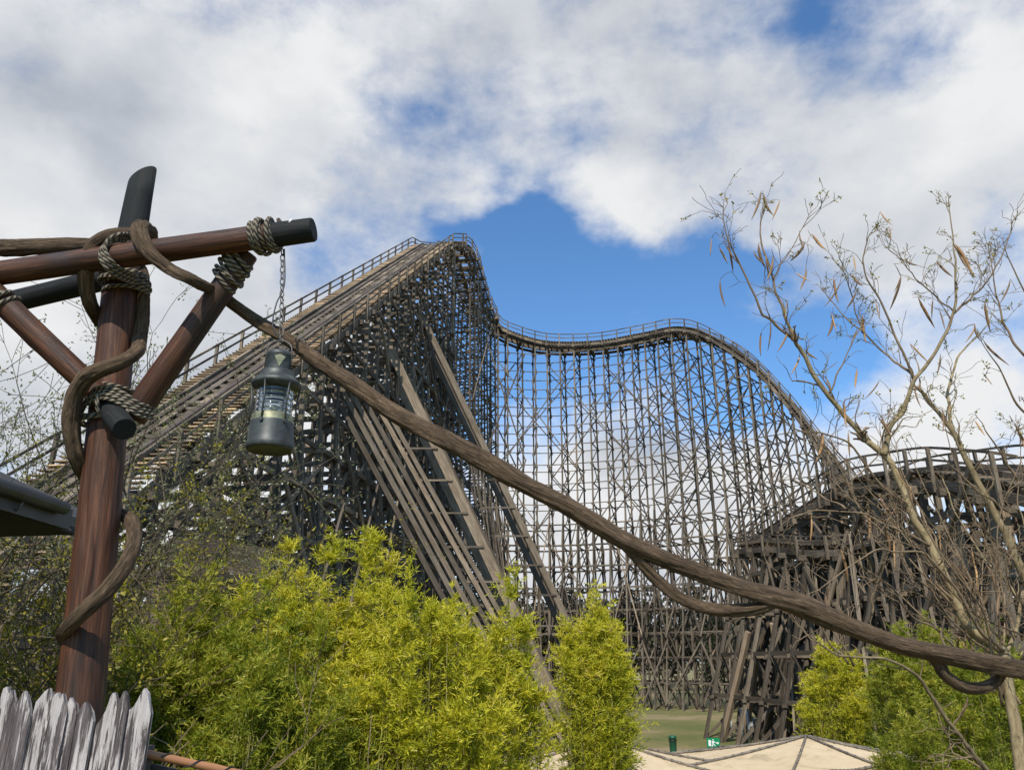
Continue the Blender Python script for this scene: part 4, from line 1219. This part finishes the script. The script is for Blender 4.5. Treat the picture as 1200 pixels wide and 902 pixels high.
# ------------------------------------------------------------------ ship's lantern on a chain
LY = 3.42
top = ph(331, 292, 3.50)
lc = ph(322, 468, LY); lat = root('lantern', ph(322, 530, LY), 'grey-green storm lantern with ribbed glass hanging by a chain from the crossbeam', 'lantern')
s_ = (ph(322, 405, LY).z - ph(322, 530, LY).z) / 125.0      # metres per photo pixel, upright
zb = ph(322, 526, LY).z
def Z(py): return zb + (526 - py) * s_
C_ = (lc.x, LY, 0)
def lat_part(name, prof, m, n=40):
    mb = MB(); mb.lathe([(r * s_, Z(y)) for r, y in prof], C_, n); return mb.build(name, M[m], lat)
lat_part('tank', [(0, 527), (20, 527), (23.5, 528), (25, 525), (25, 521), (23.6, 518), (23.8, 500), (23.2, 497)], 'lantern')
lat_part('collar', [(23.2, 497.2), (22.2, 493), (21.6, 489), (20.2, 488)], 'brass')
prof = []
for k in range(33):
    f = k / 32; y = 489 - f * 31
    prof.append((18.6 + 1.5 * abs(math.sin(f * math.pi * 5)) ** .7, y))
for k in range(33):
    prof.append((16.5, prof[32][1] + (489 - prof[32][1]) * k / 32))
lat_part('glass', prof, 'glass')
lat_part('burner', [(0, 489), (9, 489), (9, 484), (5, 480), (4, 474), (0, 474)], 'brass', 20)
lat_part('hood', [(18.2, 459), (20, 458), (26.5, 455), (27.5, 452.5), (26.5, 450), (23, 447), (19.5, 444), (19.2, 440), (18.4, 437.6), (13.8, 437)], 'lantern')
lat_part('chimney', [(14.2, 437.2), (13.8, 420), (14.6, 419), (14.2, 416), (11, 412.5), (6, 410.6), (0, 410)], 'lantern')
for k in range(6):
    an = k * 6.283 / 6 + .35; mb = MB(); u = Vector((math.cos(an), math.sin(an), 0)); c0 = Vector(C_)
    mb.tube([c0 + u * (26 * s_) + Vector((0, 0, Z(453))), c0 + u * (23.5 * s_) + Vector((0, 0, Z(475))), c0 + u * (24.4 * s_) + Vector((0, 0, Z(500)))], .0042, 6)
    mb.tube([c0 + u * (24.0 * s_) + Vector((0, 0, Z(499))), c0 + u * (26.0 * s_) + Vector((0, 0, Z(499)))], .010, 6)
    mb.build('guard_bar', M['lantern'], lat)
mb = MB(); u = Vector((.35, -.94, 0)); w0 = Vector((.94, .35, 0)); c0 = Vector(C_) + u * (14.6 * s_) + Vector((0, 0, Z(428)))
mb.poly([c0 + w0 * (-6 * s_) + Vector((0, 0, 5 * s_)), c0 + Vector((0, 0, -7 * s_)), c0 + w0 * (6 * s_) + Vector((0, 0, 5 * s_)), c0 + Vector((0, 0, 7.5 * s_))], -u * .006); mb.build('badge', M['brass'], lat)
mb = MB(); c0 = Vector(C_)
hp = [c0 + Vector((-15 * s_, -.01, Z(440)))] + [c0 + Vector((-14 * s_ * math.cos(a_), -.01, Z(412) + 14 * s_ * math.sin(a_) * .9)) for a_ in [k * math.pi / 10 for k in range(11)]] + [c0 + Vector((15 * s_, -.01, Z(440)))]
mb.tube(hp, .0035, 6); mb.build('handle', M['steel'], lat)
mb = MB(); nl = 15; a = top; b = Vector((lc.x, LY, Z(400)))
for k in range(nl):
    c0 = a.lerp(b, (k + .5) / nl); ax = (b - a).normalized(); L = (b - a).length / nl
    sd = Vector((1, 0, 0)) if k % 2 else Vector((.35, .93, 0))
    sd = (sd - ax * sd.dot(ax)).normalized()
    loop = [c0 + ax * (L * .62 * math.cos(t_)) + sd * (.0095 * math.sin(t_)) for t_ in [6.283 * j / 12 for j in range(13)]]
    mb.tube(loop, .0032, 5, cap=False)
mb.build('chain', M['steel'], lat)
mb = MB(); mb.tube(catmull([a + Vector((.01, 0, 0)), a.lerp(b, .4) + Vector((.012, 0, 0)), a.lerp(b, .62) + Vector((-.025, -.01, 0)), a.lerp(b, .85) + Vector((-.04, -.01, 0)), c0 + Vector((0, -.0, -.01))], 8), .0035, 6); mb.build('cord', M['cable'], lat)

# ------------------------------------------------------------------ picket fence and cane rail at the lower left
FY = 3.0
pf = root('picket_fence', (-2.0, FY, 3.0), 'jagged whitewashed picket fence with flaking paint at the lower left', 'fence')
boards = [  # (outline of the top in photo pixels, left to right), tint
    ([(-46, 830), (-40, 812), (-30, 806), (-24, 815), (-21, 830)], .5),
    ([(-20, 835), (-14, 818), (-8, 812), (-4, 822), (-1, 830)], .4),
    ([(0, 818), (4, 806), (8, 804), (10, 812), (13, 808), (17, 820), (19, 828)], .62),
    ([(19.8, 826), (23, 818), (26, 812), (28, 809), (31, 815), (34, 828), (36, 838)], .12),
    ([(38.5, 836), (42, 822), (47, 816), (52, 810), (57, 806), (60, 815), (61, 820)], .60),
    ([(61.6, 818), (64, 813), (67, 811), (70, 819), (73, 812), (77, 826), (78, 836)], .55),
    ([(78.6, 826), (82, 817), (86, 823), (88, 825), (90, 836)], .46),
    ([(90.8, 838), (94, 829), (99, 822), (103, 826), (107, 834), (109, 845)], .42),
    ([(112.5, 850), (118, 842), (124, 832), (128, 820), (131, 812), (134, 811), (137, 820), (138, 826)], .66),
    ([(138.6, 824), (141, 818), (145, 809), (148, 814), (149.5, 830)], .60),
    ([(150.2, 832), (156, 828), (161, 820), (165, 812), (169, 806), (173, 812), (175, 826), (176.5, 836)], .85),
]
for bi, (prof, t_) in enumerate(boards):
    mb = MB(); yo = FY + (.0 if bi % 2 else .012)
    x0, x1 = prof[0][0], prof[-1][0]
    topv = [ph(x, y, yo) for x, y in prof]
    zbm = 3.02
    pts = [Vector((topv[0].x + .002, yo, zbm))] + [Vector((v.x, yo, v.z)) for v in topv] + [Vector((topv[-1].x - .002, yo, zbm))]
    mb.poly(list(reversed(pts)), (0, .022, 0), t_)
    mb.build('picket', M['picket'], pf)
for z in (3.35, 4.15):
    mb = MB(); mb.beam((ph(-46, 860, FY).x, FY + .07, z), (ph(176, 860, FY).x, FY + .07, z), .04, .09); mb.build('rail', M['picket'], pf)
cr = root('cane_rail', (ph(176, 890, 3.1).x, 3.1, 3.0), 'orange-brown cane rail wrapped with black wire right of the picket fence', 'rail')
ca, cb = ph(160, 880, 3.10), ph(420, 936, 3.5)
mb = MB(); P = [ca.lerp(cb, k / 16) for k in range(17)]
mb.tube(P, [.0145 * (1.12 if k % 5 == 0 else 1) for k in range(17)], 12); mb.build('pole', M['cane'], cr)
mb = MB(); ax = (cb - ca).normalized(); u = ax.cross(Vector((0, 0, 1))).normalized(); v = u.cross(ax); q = []
for k in range(180):
    an = k * .21; q.append(ca.lerp(cb, .1 + .8 * k / 180) + (u * math.cos(an) + v * math.sin(an)) * .017)
mb.tube(q, .0028, 5); mb.build('wire', M['cable'], cr)
mb = MB(); mb.tube([ca - Vector((0, -.03, .045)), cb - Vector((0, -.03, .05))], .012, 8); mb.build('lower_pole', M['steel'], cr)
for q in (ca.lerp(cb, .02), ca.lerp(cb, .97)):
    mb = MB(); mb.tube([(q.x, q.y + .04, 2.95), (q.x, q.y + .04, q.z + .02)], .03, 8); mb.build('post', M['dark_timber'], cr)

for o in bpy.data.objects:
    if '_w' in o: del o['_w']
